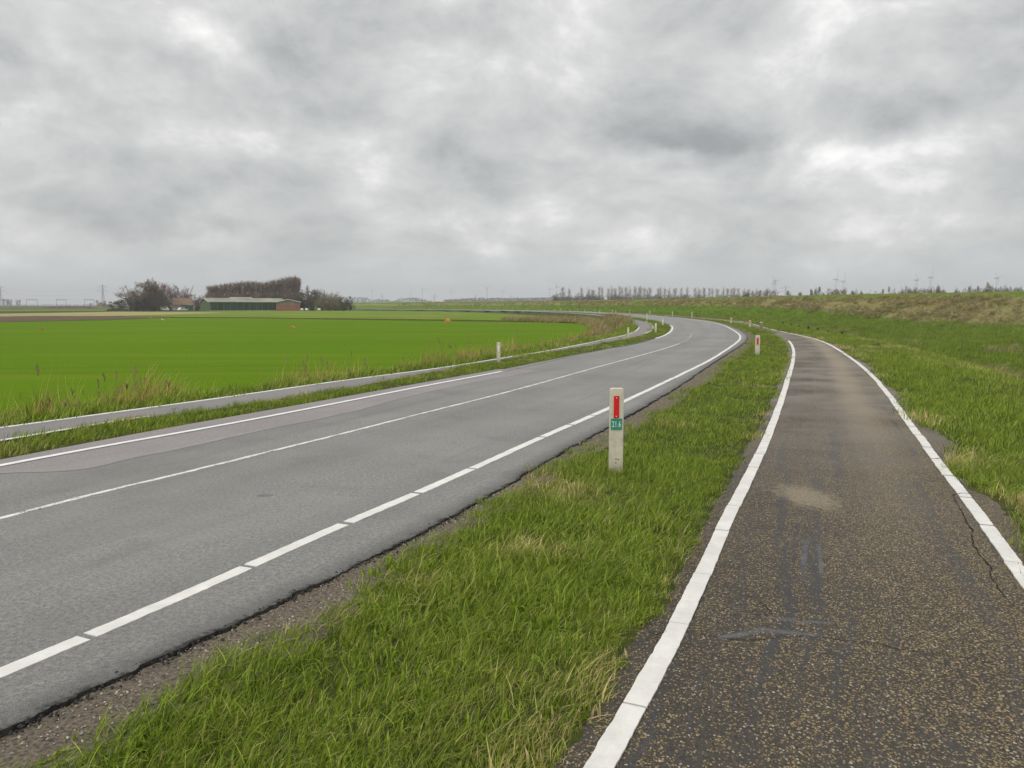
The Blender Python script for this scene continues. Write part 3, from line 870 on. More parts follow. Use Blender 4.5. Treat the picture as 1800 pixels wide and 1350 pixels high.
def scatter(name, pts, tufts, scl, tint, kind='stuff', tilt=.12):
    """one object of grass: points carrying tufts"""
    n = len(pts)
    me = bpy.data.meshes.new(name); me.vertices.add(n); me.vertices.foreach_set('co', np.asarray(pts, np.float32).ravel())
    rot = np.c_[R.normal(0, tilt, n), R.normal(0, tilt, n), R.normal(0, .55, n)]
    sc = scl[:, None] * np.c_[np.ones(n), np.ones(n), R.uniform(.75, 1.25, n)]
    for nm, ty, dat, key in (('rot', 'FLOAT_VECTOR', rot, 'vector'), ('scl', 'FLOAT_VECTOR', sc, 'vector'), ('tint', 'FLOAT', tint, 'value'), ('idx', 'INT', R.integers(0, len(tufts), n), 'value')):
        a = me.attributes.new(nm, ty, 'POINT')
        a.data.foreach_set(key, np.asarray(dat, np.int32 if ty == 'INT' else np.float32).ravel())
    cl = bpy.data.collections.new(name + ' tufts')
    for k_ in tufts:
        cl.objects.link(k_)
    o = link(name, me); tag(o, kind=kind)
    g = bpy.data.node_groups.new(name, 'GeometryNodeTree')
    g.interface.new_socket('Geometry', in_out='INPUT', socket_type='NodeSocketGeometry')
    g.interface.new_socket('Geometry', in_out='OUTPUT', socket_type='NodeSocketGeometry')
    nn = g.nodes.new; lk = g.links.new
    gi, go = nn('NodeGroupInput'), nn('NodeGroupOutput')
    ci = nn('GeometryNodeCollectionInfo'); ci.inputs[0].default_value = cl; ci.inputs[1].default_value = True; ci.inputs[2].default_value = True
    ip = nn('GeometryNodeInstanceOnPoints'); ip.inputs['Pick Instance'].default_value = True

    def named(nm, ty):
        q = nn('GeometryNodeInputNamedAttribute'); q.data_type = ty; q.inputs[0].default_value = nm
        return q.outputs[0]
    er_ = nn('FunctionNodeEulerToRotation')
    lk(named('rot', 'FLOAT_VECTOR'), er_.inputs[0])
    lk(gi.outputs[0], ip.inputs['Points']); lk(ci.outputs[0], ip.inputs['Instance'])
    lk(named('idx', 'INT'), ip.inputs['Instance Index']); lk(er_.outputs[0], ip.inputs['Rotation']); lk(named('scl', 'FLOAT_VECTOR'), ip.inputs['Scale'])
    lk(ip.outputs[0], go.inputs[0])
    md = o.modifiers.new('grass', 'NODES'); md.node_group = g
    return o


def fill(poly, bands, xr=None):
    """random points inside a polygon, with a density for each range of distance"""
    out = []
    mn, mx = poly.min(0), poly.max(0)
    for (y0, y1, den) in bands:
        a0, a1 = max(y0, mn[1]), min(y1, mx[1])
        if a1 <= a0:
            continue
        hw = a1 * .74 + 3.0                      # a little wider than the camera sees
        x0, x1 = max(mn[0], -hw), min(mx[0], hw)
        if x1 <= x0:
            continue
        n = int((a1 - a0) * (x1 - x0) * den)
        p = np.c_[R.uniform(x0, x1, n), R.uniform(a0, a1, n)]
        out.append(p[pip(p, poly)])
    return np.vstack(out)


def with_z(p, dz=0.0):
    return np.c_[p, ground_z(p) + dz]


def dens_of(poly):
    pass


G1 = [tuft('grass_tuft', m_grass, 36, .085, (.026, .088), .0044, .62, .7, .045, 3, (.55, .28), seed=k) for k in range(6)]
G1 += [tuft('grass_tuft', m_grass, 16, .08, (.06, .14), .0054, .75, .9, .08, 4, (.65, .3), seed=20 + k) for k in range(2)]
G2 = [tuft('grass_tuft', m_grass, 40, .20, (.04, .12), .010, .6, .7, .05, 2, (.4, .2), seed=40 + k) for k in range(4)]
G3 = [tuft('grass_tuft', m_long, 46, .42, (.10, .26), .028, .5, .5, .05, 2, (.4, .2), seed=60 + k) for k in range(4)]
G4 = [tuft('grass_tuft', m_long, 40, .45, (.15, .42), .035, .55, .7, .06, 2, (.4, .1), seed=80 + k) for k in range(4)]
T1 = [tuft('straw_tuft', m_straw, 44, .34, (.22, .60), .034, .6, .9, .3, 3, (.6, -.3), seed=100 + k) for k in range(4)]
RD = [tuft('reed_tuft', m_reed, 20, .22, (.18, .85), .011, .38, .6, .35, 3, (.32, .1), .018, m_plume, seed=120 + k) for k in range(7)]
LEAF = [tuft('clover_tuft', m_long, 18, .06, (.03, .07), .016, .9, .9, .02, 2, (.1, .1), seed=140 + k) for k in range(2)]


def tints(p, edge=None, base=.06, amp=.70):
    t_ = base + amp * (vnoise(p, .55, 2) - .5) + amp * (vnoise(p, 2.6, 8) - .5)
    if edge is not None:
        for C, wd, am in edge:
            t_ += am * np.exp(-(dist_to(p, C) / wd) ** 2)
    return t_


# verge between the road and the cycle path
ge = ragged(finer(offset(GRASS_R, .06), 900), .16, 41, .15)
pe = ragged(finer(offset(PATH_L, -.17), 900), .11, 42, .12)
VER = np.vstack([ge[ge[:, 1] > -1], pe[pe[:, 1] > -1][::-1]])
ed = [(PATH_LE, .16, .27), (GRASS_R, .10, .16)]
p = fill(VER, [(1.2, 3, 560), (3, 5, 400), (5, 8, 250)])
keep = R.random(len(p)) < (.62 + .8 * vnoise(p, .22, 5)); p = p[keep]
bp_ = up(1082, 836, -.04); a_ = R.uniform(0, 6.28, 26)
p = np.vstack([p, np.c_[bp_[0] + np.cos(a_) * R.uniform(.06, .13, 26), bp_[1] + np.sin(a_) * R.uniform(.03, .10, 26)]])
scatter('verge_grass', with_z(p), G1 + LEAF, R.uniform(.75, 1.25, len(p)) * (.68 + .6 * vnoise(p, .8, 9)), tints(p, ed))
p = fill(VER, [(7.2, 12, 60), (12, 25, 34), (25, 45, 16)])
scatter('verge_grass', with_z(p), G2, R.uniform(.65, 1.05, len(p)) * (.62 + .6 * vnoise(p, 1.1, 9)), tints(p, ed))
p = fill(np.vstack([GRASS_R, PATH_LE[::-1]]), [(45, 90, 5), (90, 220, 1.6)])
scatter('verge_grass', with_z(p), G3, R.uniform(.5, .8, len(p)), tints(p))

# verge and bank on the far side of the cycle path
pr2 = ragged(finer(offset(PATH_RE, -.05), 900), .12, 43, .12)
VR2 = np.vstack([pr2, offset(PATH_R, 7.0)[::-1]])
ed = [(PATH_RE, .30, .36), (VERGE_R, .8, .22)]
p = fill(VR2, [(2, 8, 230)])
scatter('bank_grass', with_z(p), G1, R.uniform(.9, 1.5, len(p)), tints(p, ed))
p = fill(VR2, [(8, 14, 45), (14, 26, 26), (26, 45, 12)])
scatter('bank_grass', with_z(p), G2, R.uniform(.75, 1.3, len(p)), tints(p, ed))
p = fill(VR2, [(45, 80, 5), (80, 160, 1.6)])
scatter('bank_grass', with_z(p), G3, R.uniform(.5, .9, len(p)), tints(p, [(VERGE_R, 1.0, .12)]))

# low meadow between the bank and the dike
inner = CREST + LN * 14
MEA = np.vstack([offset(PATH_R, 6.0)[60:380], inner[(inner[:, 1] > 0) & (inner[:, 1] < 400)][::-1]])
p = fill(MEA, [(6, 22, 9), (22, 45, 6), (45, 90, 2.6), (90, 170, .9), (170, 300, .25)])
dd = dist_to(p, VERGE_R)
scatter('meadow_grass', with_z(p), G4, R.uniform(.4, .8, len(p)) * (.6 + .5 * vnoise(p, 3, 4)) * (1 + p[:, 1] / 110), tints(p, None, -.06, .34))
p = fill(MEA, [(10, 60, 4.0), (60, 110, .6)])
dd = dist_to(p, VERGE_R)
p = p[((vnoise(p, 3.4, 12) > .74) & (dd < 16)) | ((dd < 5.5) & (vnoise(p, 2.1, 14) > .52))]
scatter('dry_grass', with_z(p), T1, R.uniform(.6, 1.1, len(p)), np.zeros(len(p)))

# tussocks on the dike
n = 26000
si = R.uniform(0, 1, n) ** 1.0
iy = np.interp(si, [0, 1], [np.argmax(s_c > 60), np.argmax(s_c > 560)])
tv = R.uniform(-.8, 16, n)
ii = iy.astype(int)
cp = CREST[ii] + LN[ii] * tv[:, None] + R.normal(0, 1.2, (n, 2))
dz = 4.0 - np.maximum(tv, 0) * .387
bl = np.interp(cp[:, 1], [60, 110, 125, 155, 185, 240, 400], [15.4, 15.0, 14.6, 9.3, 6.7, 6.0, 5.4])
q = np.c_[s_c[ii], tv * 1.5]
isd = (tv > .2 + vnoise(q, 14, 9) * 2.2) & (tv < bl + R.normal(0, .5, n))
sel = isd & (vnoise(cp, 2.2, 17) > .30)
scatter('dike_tussocks', np.c_[cp, dz][sel], T1, R.uniform(.6, 1.25, sel.sum()) * (.6 + .7 * vnoise(cp[sel], 2.4, 3)), R.uniform(-.1, .5, sel.sum()))
sel = (~isd) | (vnoise(cp, 2.6, 21) > .72)
scatter('dike_grass', np.c_[cp, dz][sel], G4, R.uniform(.4, .95, sel.sum()) * np.where(tv[sel] < 2.5, .42, 1.0), R.uniform(-.25, .15, sel.sum()))

# strip between the road and the left path
LV = np.vstack([ragged(finer(offset(LP_LO, -.01), 900), .10, 51, .3), ragged(finer(offset(ROAD_L, -.10), 900), .10, 52, .3)[::-1]])
ed = [(LP_LO, .35, .38)]
p = fill(LV, [(4, 14, 60), (14, 26, 30), (26, 48, 13)])
scatter('verge_grass', with_z(p), G2, R.uniform(.6, 1.0, len(p)) * (.6 + .7 * vnoise(p, 1.3, 9)), tints(p, ed))
p = fill(LV, [(48, 100, 5), (100, 220, 1.6)])
scatter('verge_grass', with_z(p), G3, R.uniform(.5, .8, len(p)), tints(p))
# bank and ditch beyond the left path, with reeds
LB = np.vstack([ragged(finer(offset(LP_UPE, -.02), 700), .08, 53, .3), offset(LP_UPE, -4.0)[::-1]])
p = fill(LB, [(5, 16, 34), (16, 30, 18), (30, 50, 8), (50, 100, 2.5)])
scatter('ditch_bank_grass', with_z(p), G2, R.uniform(.9, 1.7, len(p)) * (1 + .01 * p[:, 1]), tints(p, [(offset(LP_UPE, -2.2), 1.2, .28)]))
LR = np.vstack([finer(offset(LP_UPE, -1.5), 500), offset(LP_UPE, -3.7)[::-1]])
p = fill(LR, [(5, 30, 24), (30, 40, 9), (40, 62, 4)])
p = p[(vnoise(p, 1.1, 6) > .36) | (p[:, 1] > 33)]
scatter('reeds', with_z(p), RD, R.uniform(.6, 1.15, len(p)) * (.5 + .9 * vnoise(p, 1.6, 13)), R.uniform(0, .5, len(p)))
# dead reed bed round the corner of the field
BED = upl([(1000, 603), (1042, 600), (1068, 588), (1100, 578), (1104, 570), (1085, 563), (1040, 561), (960, 560), (880, 561), (900, 564), (1020, 567), (1046, 577), (1030, 592)], -.4)
p = fill(BED, [(20, 140, 2.6)])
scatter('dead_reeds', with_z(p), T1, R.uniform(.8, 1.6, len(p)), R.uniform(0, .6, len(p)))

# chips and small stones along the gritty shoulder
ST_ = []
for k in range(4):
    mb = MB(); mb.ball((0, 0, 0), .006, .008, .004, 7, 4, .25)
    me = mb.mesh('pebble'); me.materials.append(mottled('pebble', *[((.34, .29, .22), (.55, .50, .42)), ((.06, .055, .05), (.12, .11, .10)), ((.30, .24, .16), (.42, .35, .25)), ((.2, .19, .18), (.3, .28, .26))][k], 90, .8))
    ST_.append(bpy.data.objects.new('pebble', me))
SH = np.vstack([offset(ROAD_R, .0), offset(GRASS_R, .10)[::-1]])
p = fill(SH, [(1.5, 7, 900), (7, 14, 220)])
scatter('shoulder_gravel', np.c_[p, np.full(len(p), -.014)], ST_, R.uniform(.25, 1.05, len(p)), np.zeros(len(p)), tilt=.6)
CRUMB = []
m_crumb = mottled('asphalt crumb', (.02, .02, .019), (.06, .058, .055), 60, .9)
for k in range(3):
    mb = MB(); mb.ball((0, 0, 0), .010, .012, .007, 6, 4, .35); me = mb.mesh('crumb'); me.materials.append(m_crumb); CRUMB.append(bpy.data.objects.new('crumb', me))
EB = np.vstack([offset(ROAD_R, -.05), offset(ROAD_R, .09)[::-1]])
p = fill(EB, [(1.5, 6, 1500), (6, 12, 600)])
p = p[R.random(len(p)) < np.exp(-(dist_to(p, offset(ROAD_R, .015)) / .038) ** 2)]
scatter('asphalt_crumbs', np.c_[p, R.uniform(-.014, .001, len(p))], CRUMB, R.uniform(.25, .85, len(p)), np.zeros(len(p)), tilt=.8)
PG = np.vstack([PATH_LE, PATH_RE[::-1]])
p = fill(PG, [(1.5, 6, 60), (6, 10, 20)])
sd_ = np.minimum(dist_to(p, PATH_LE), dist_to(p, PATH_RE)); p = p[(sd_ < .12) | (R.random(len(p)) < .25)]
scatter('path_grit', np.c_[p, np.full(len(p), .001)], ST_, R.uniform(.25, .8, len(p)), np.zeros(len(p)), tilt=.6)

# ------------------------------------------------------------------ roadside posts
m_post, t = mat_new('cream post')
v = t.n('ShaderNodeTexCoord').outputs['Object']
z_ = t.n('ShaderNodeSeparateXYZ', None, Vector=v).outputs[2]
n = t.noise(v, 16, 6, .7); n_s = t.noise(t.n('ShaderNodeMapping', None, Vector=v, Scale=(40, 40, 3)).outputs[0], 1.0, 4, .6); n3 = t.noise(v, 70, 4, .7)
col = t.mix(t.sm(n, .35, .75), (.60, .565, .44), (.46, .42, .30))
col = t.mix(t.m('MULTIPLY', t.sm(n_s, .52, .75), .5), col, (.72, .70, .60))
col = t.mix(t.m('MULTIPLY', t.sm(t.m('ADD', z_, t.m('MULTIPLY', n, .35)), .40, .10), .80), col, (.20, .18, .115))
col = t.mix(t.m('MULTIPLY', t.sm(n3, .66, .74), t.sm(z_, .35, .02)), col, (.06, .055, .04))
finish(t, col, .6, n3, .15, .004, .4)
m_red = mottled('red reflector', (.60, .006, .010), (.70, .012, .014), 120, .25, .15, .6)
m_refw = mottled('white reflector', (.72, .72, .70), (.80, .80, .78), 120, .3, .1, .6)
m_green = mottled('green plate', (.012, .23, .15), (.018, .27, .18), 30, .4, .05, .5)
m_let = mottled('plate white', (.80, .82, .80), (.86, .87, .85), 30, .5, .02, .4)
m_metal = mottled('bolt metal', (.55, .55, .55), (.7, .7, .7), 50, .35, .05, .6)
m_hole = mottled('bolt hole', (.02, .012, .01), (.03, .02, .015), 50, .9, .05, .2)
m_wood = mottled('weathered wood', (.20, .135, .085), (.36, .25, .16), 9, .9, .3, .2)


def post_profile(wd, h, r):
    pts = [(-wd / 2, -.25), (wd / 2, -.25)]
    for k in range(7):
        a = math.pi / 2 * k / 6
        pts.append((wd / 2 - r + r * math.cos(a), h - r + r * math.sin(a)))
    for k in range(7):
        a = math.pi / 2 + math.pi / 2 * k / 6
        pts.append((-wd / 2 + r + r * math.cos(a), h - r + r * math.sin(a)))
    return pts


def post(name, loc, h, wd, rz, label, group, refl=m_red, parts=True):
    o = empty(name, loc, rz); tag(o, label, 'marker post', group)
    mb = MB(); mb.prism(post_profile(wd, h, wd * .2), -.028, .028)
    mb.build('body', m_post, o, bevel=.006)
    if parts:
        rw, rt, rb = wd * .20, h * .86, h * .54
        mb = MB(); mb.box((-rw, -.036, rb), (rw, -.0285, rt)); mb.build('reflector', refl, o, bevel=.002)
    return o


def text_mesh(s, size, depth):
    cu = bpy.data.curves.new('txt', 'FONT'); cu.body = s; cu.size = size; cu.extrude = depth; cu.align_x = 'CENTER'; cu.align_y = 'CENTER'; cu.resolution_u = 4; cu.space_character = 1.12
    ob = bpy.data.objects.new('txt', cu); COL.objects.link(ob)
    bpy.context.view_layer.update()
    me = bpy.data.meshes.new_from_object(ob.evaluated_get(bpy.context.evaluated_depsgraph_get()))
    bpy.data.objects.remove(ob)
    return me


bx, by, _ = up(1082, 836, -.04)
H0 = zat(682, by) + .04; W0 = 24.3 / F * (by * CT + HC * ST)
ps = empty('marker_post', (bx, by, -.04), math.radians(-2))
tag(ps, 'tall cream kilometre post with red reflector and green 21.6 plate in the near verge', 'marker post', 'cream reflector posts along the road')
mb = MB(); mb.prism(post_profile(W0, H0, W0 * .19), -.03, .03); mb.build('body', m_post, ps, bevel=.007)
zp = lambda y: H0 * (836 - y) / (836 - 682)
cxp = (713 + 650) / 2 / 6.75 - (604 + 769) / 2 / 6.75
rx = W0 / 24.3
mb = MB(); mb.box((-1.2 * rx - 4.65 * rx + .5 * rx, -.040, zp(733.5)), (-1.2 * rx + 4.65 * rx + .5 * rx, -.0325, zp(695)))
rf = mb.build('reflector', m_red, ps, bevel=.002)
for yy in (698.5, 730.5):
    mb = MB(); mb.tube((-.7 * rx, -.040, zp(yy)), (-.7 * rx, -.0435, zp(yy)), .0055, .0045, 10); mb.build('bolt', m_metal, rf)
mb = MB(); mb.box((-9.9 * rx, -.038, zp(753.7)), (9.3 * rx, -.033, zp(734.3)))
pt = mb.build('number_plate', m_green, ps, bevel=.002)
x0, x1, z0, z1 = -9.9 * rx, 9.3 * rx, zp(753.7), zp(734.3)
mb = MB(); e_ = .0035; k_ = .0025
for a_, b_ in (((x0 + k_, z0 + k_), (x1 - k_, z0 + k_ + e_ * .6)), ((x0 + k_, z1 - k_ - e_ * .6), (x1 - k_, z1 - k_)), ((x0 + k_, z0 + k_ + e_ * .7), (x0 + k_ + e_ * .6, z1 - k_ - e_ * .7)), ((x1 - k_ - e_ * .6, z0 + k_ + e_ * .7), (x1 - k_, z1 - k_ - e_ * .7))):
    mb.box((a_[0], -.0392, a_[1]), (b_[0], -.0372, b_[1]))
mb.build('border', mottled('plate edge', (.10, .42, .32), (.14, .48, .38), 30, .5, .02, .4), pt)
tm = text_mesh('21.6', .088, .0008)
co_ = np.zeros(len(tm.vertices) * 3, np.float32); tm.vertices.foreach_get('co', co_); co_ = co_.reshape(-1, 3)
co_[:, 0] -= (co_[:, 0].min() + co_[:, 0].max()) / 2; co_[:, 1] -= (co_[:, 1].min() + co_[:, 1].max()) / 2
co_[:, 0] *= 14.6 * rx / np.ptp(co_[:, 0]); co_[:, 1] *= (zp(740) - zp(749.5)) * 1.08 / np.ptp(co_[:, 1])
tm.vertices.foreach_set('co', np.c_[co_[:, 0] + (x0 + x1) / 2, -.0394 - co_[:, 2], co_[:, 1] + (z0 + z1) / 2].astype(np.float32).ravel()); tm.update()
link('number', tm, m_let, pt)
for hx, hy in ((-.1, 805.5), (4.0, 806.5), (-.3, 812.5)):
    mb = MB(); mb.tube((hx * rx, -.0285, zp(hy)), (hx * rx, -.0312, zp(hy)), .0065, .0065, 9); mb.build('bolt_hole', m_hole, ps)

GRP = 'cream reflector posts along the road'


def post_px(u, vb, vt, label, parts=True, refl=m_red, wpx=None, rz=None, z=-.04, name='marker_post'):
    x, y, _ = up(u, vb, z)
    h = zat(vt, y) - z
    h = min(max(h, .6), 1.0)
    wd = (wpx / F * y) if wpx else .125
    return post(name, (x, y, z), h, wd, math.atan2(-x, y) * .6 if rz is None else rz, label, GRP, refl, parts)


post_px(1331, 625, 589, 'cream post with small red reflector in the verge just before the road bends left', True, m_red, 7.8)
post_px(876.5, 638, 606, 'cream post standing alone between the left cycle path and the road, well before the bend', True, m_refw, 6.5)
post_px(1104, 596, 583, 'thin cream post at the lower edge of the left cycle path before its bend', True, m_refw, 3.2)
post_px(1152.5, 585, 571, 'cream post in the grass tip inside the bend, right of the left cycle path', True, m_refw, 3.4)
post_px(1165, 573, 564, 'short cream post in the grass tip inside the bend, closest to the road edge', True, m_refw, 3)
post_px(1285, 570, 560, 'cream post on the outer side of the bend where the white edge line fades', True, m_red, 3)
post_px(1318, 577.5, 567, 'pinkish cream post beside the right cycle path behind the two nearest red reflector posts', True, m_red, 3)
# far posts, following the road round the bend
outer = [(1218, 557), (1182, 554.3), (1142, 551.6), (1108, 549.9), (1077, 548.7), (1047, 547.6), (1016, 546.9), (987, 546.3), (959, 545.7), (930, 545.2), (900, 544.8), (871, 544.4), (841, 544.1), (810, 543.9), (775, 543.6), (753, 543.5), (665, 543.0)]
inner_ = [(1137, 559), (1082, 554.6), (1055, 552.6), (1029, 551.2), (1003, 550.2), (976, 549.2)]
RO = offset(ROAD_R, .9); RI = offset(ROAD_L, -.8)


def snap(u, C):
    """the point of a curve that lies in a given direction, beyond the bend"""
    m_ = C[:, 1] > 76
    c_ = C[m_]; uu = 900 + F * c_[:, 0] / (c_[:, 1] * CT + HC * ST)
    k = np.argmin(np.abs(uu - u) + (c_[:, 1] < 0) * 1e3)
    return c_[k]


proto = None
for C, L_, lab, z_off in ((RO, outer, 'far cream post in the row on the outer side of the road beyond the bend', -.04), (RI, inner_, 'far cream post in the row on the inner side of the road beyond the bend', -.04)):
    prev = None
    for u, v_ in L_:
        x, y = snap(u, C)
        if prev is not None and math.hypot(x - prev[0], y - prev[1]) < 4:
            continue
        prev = (x, y)
        if proto is None:
            proto = post('marker_post', (x, y, z_off), .85, .12, math.atan2(-x, y), lab, GRP, m_refw, False)
        else:
            c = copy_tree(proto); c.location = (x, y, z_off); c.rotation_euler = (0, 0, math.atan2(-x, y)); c['label'] = lab

# wooden post by the right cycle path
x, y, _ = up(1338, 585, -.05)
wp = empty('wooden_post', (x, y, -.05)); tag(wp, 'weathered brown wooden post with a pale cap beside the right cycle path', 'post')
hw = zat(566, y)
mb = MB(); mb.prism([(-.075, -.2), (.075, -.2), (.08, hw * .55), (.07, hw), (-.07, hw), (-.08, hw * .55)], -.06, .06); mb.build('body', m_wood, wp, bevel=.01)
mb = MB(); mb.prism([(-.085, hw), (.085, hw), (.06, hw + .06), (-.06, hw + .06)], -.075, .075); mb.build('cap', m_post, wp, bevel=.008)

# row of small planted shrubs right of the path
YS = [(1203, 552.5), (1231, 553.5), (1242, 555), (1252, 556), (1263, 556.5), (1274, 558.5), (1297, 562), (1308, 562.5), (1318.5, 564), (1329, 565.5), (1340, 566), (1351, 567.5), (1376, 574.5), (1390.5, 577.5), (1405.5, 581), (1421, 583), (1437, 586), (1455, 588.5), (1480, 591)]
m_sap = grass_mat('dark shrub leaves', (.018, .038, .006), (.05, .075, .014), (.07, .05, .025))
m_bark = mottled('bark', (.055, .042, .032), (.11, .088, .068), 6, .95, .3, .1)
proto = None
for u, v_ in YS:
    x, y, _ = up(u, v_ + 1, -.25)
    z = float(ground_z([(x, y)])[0])
    if proto is None:
        proto = empty('planted_shrub'); tag(proto, 'small dark planted shrub in the row beside the right cycle path', 'shrub', 'small shrubs planted in a row')
        rr = random.Random(5); mb = MB()
        for k in range(4):
            mb.tube((0, 0, -.05), (rr.uniform(-.06, .06), rr.uniform(-.06, .06), rr.uniform(.25, .42)), .012, .005, 5)
        mb.build('stem', m_bark, proto)
        q = tuft('leaves', m_sap, 70, .10, (.10, .44), .05, .25, .4, .1, 2, (.08, .05), seed=9)
        COL.objects.link(q); q.parent = proto; q.name = 'leaves'
        c = proto
    else:
        c = copy_tree(proto)
    c.location = (x, y, z); k = R.uniform(.55, .85); c.scale = (k, k, k * R.uniform(.8, 1.1)); c.rotation_euler = (0, 0, R.uniform(0, 6))

# orange plastic markers in the crop
m_or = mottled('faded orange plastic', (.62, .20, .05), (.66, .34, .14), 4, .6, .2, .3)
m_or2 = mottled('pale faded plastic', (.60, .46, .26), (.66, .52, .34), 4, .6, .2, .3)
for u, v_, wpx, hpx, rot, m, lab in ((74, 583, 5, 7, .1, m_or, 'orange plastic flag on a short stick in the crop, farthest left'),
                                     (285, 563.5, 6, 4, .8, m_or2, 'pale faded plastic flag in the crop near the ploughed strip'),
                                     (264, 559.5, 5, 2.5, -.5, m_or, 'tiny orange plastic flag at the far tip of the ploughed strip'),
                                     (514, 578, 8, 6, .6, m_or, 'bent orange plastic flag in the middle of the crop field'),
                                     (785, 570, 11, 9, -.7, m_or, 'largest orange plastic flag, torn in two, at the far edge of the crop')):
    x, y, _ = up(u, v_, FZ); k = y / F
    o = empty('field_flag', (x, y, FZ), 0); tag(o, lab, 'flag', 'orange flags in the crop field')
    mb = MB(); mb.tube((0, 0, -.1), (.02 * rot, .02, hpx * k * .95), .018, .014, 6); mb.build('stick', m_wood, o)
    W_, H_ = wpx * k, hpx * k; mb = MB(); n_ = 8; vs = []
    for i in range(n_ + 1):
        f = i / n_; dx_ = -W_ * .35 + W_ * f; yb = .12 * math.sin(f * 7 + u)
        zt = H_ * (1 - (rot * (f - .2)) * .9) if rot > 0 else H_ * (.95 - .25 * abs(f - .5))
        zt = min(max(zt, H_ * .35), H_ * 1.05); zb = max(.03, zt - H_ * (.62 if f < .5 else .34))
        vs += [(dx_, yb, zb), (dx_, yb + .03, zt)]
    mb.add(vs, [(2 * i, 2 * i + 2, 2 * i + 3, 2 * i + 1) for i in range(n_)])
    fl = mb.build('cloth', m, o); sm_ = fl.modifiers.new('thick', 'SOLIDIFY'); sm_.thickness = .01
    if u == 785:
        mb = MB(); vs = []
        for i in range(6):
            f = i / 5; vs += [(-.25 + W_ * .75 * f, .1 * math.sin(f * 5), H_ * (1.0 - .2 * f)), (-.2 + W_ * .75 * f, .1 * math.sin(f * 5) + .03, H_ * (1.22 - .18 * f))]
        mb.add(vs, [(2 * i, 2 * i + 2, 2 * i + 3, 2 * i + 1) for i in range(5)])
        fl = mb.build('torn_strip', m, o); sm_ = fl.modifiers.new('thick', 'SOLIDIFY'); sm_.thickness = .01


# ------------------------------------------------------------------ bare winter trees
def twig_mat(name, c1, c2):
    m, t = mat_new(name)
    oi = t.n('ShaderNodeObjectInfo').outputs['Random']
    v = t.n('ShaderNodeTexCoord').outputs['Object']
    n = t.noise(v, .45, 4, .6)
    col = t.mix(t.sm(n, .3, .7), c1, c2)
    col = t.n('ShaderNodeHueSaturation', None, Hue=.5, Saturation=1.0, Value=t.m('MULTIPLY_ADD', oi, .35, .82), Color=col)
    finish(t, col, 1, None, spec=.1)
    return m


m_tw_brown = twig_mat('brown twigs', (.150, .102, .072), (.26, .185, .132))
m_tw_hazed = twig_mat('haze paled twigs', (.34, .305, .28), (.50, .455, .42))  # distance haze over the far poplars painted into a lighter twig colour
m_tw_olive = twig_mat('olive twigs', (.16, .14, .075), (.30, .26, .15))
m_tw_grey = twig_mat('grey twigs', (.21, .175, .150), (.36, .305, .26))
m_tw_purple = twig_mat('purple twigs', (.15, .11, .105), (.25, .19, .18))
m_tw_dark = twig_mat('dark twigs', (.075, .062, .042), (.15, .125, .082))
m_lf_green = twig_mat('dark green leaves', (.035, .055, .020), (.095, .125, .048))
m_lf_rust = twig_mat('rusty leaves', (.115, .062, .032), (.19, .115, .06))


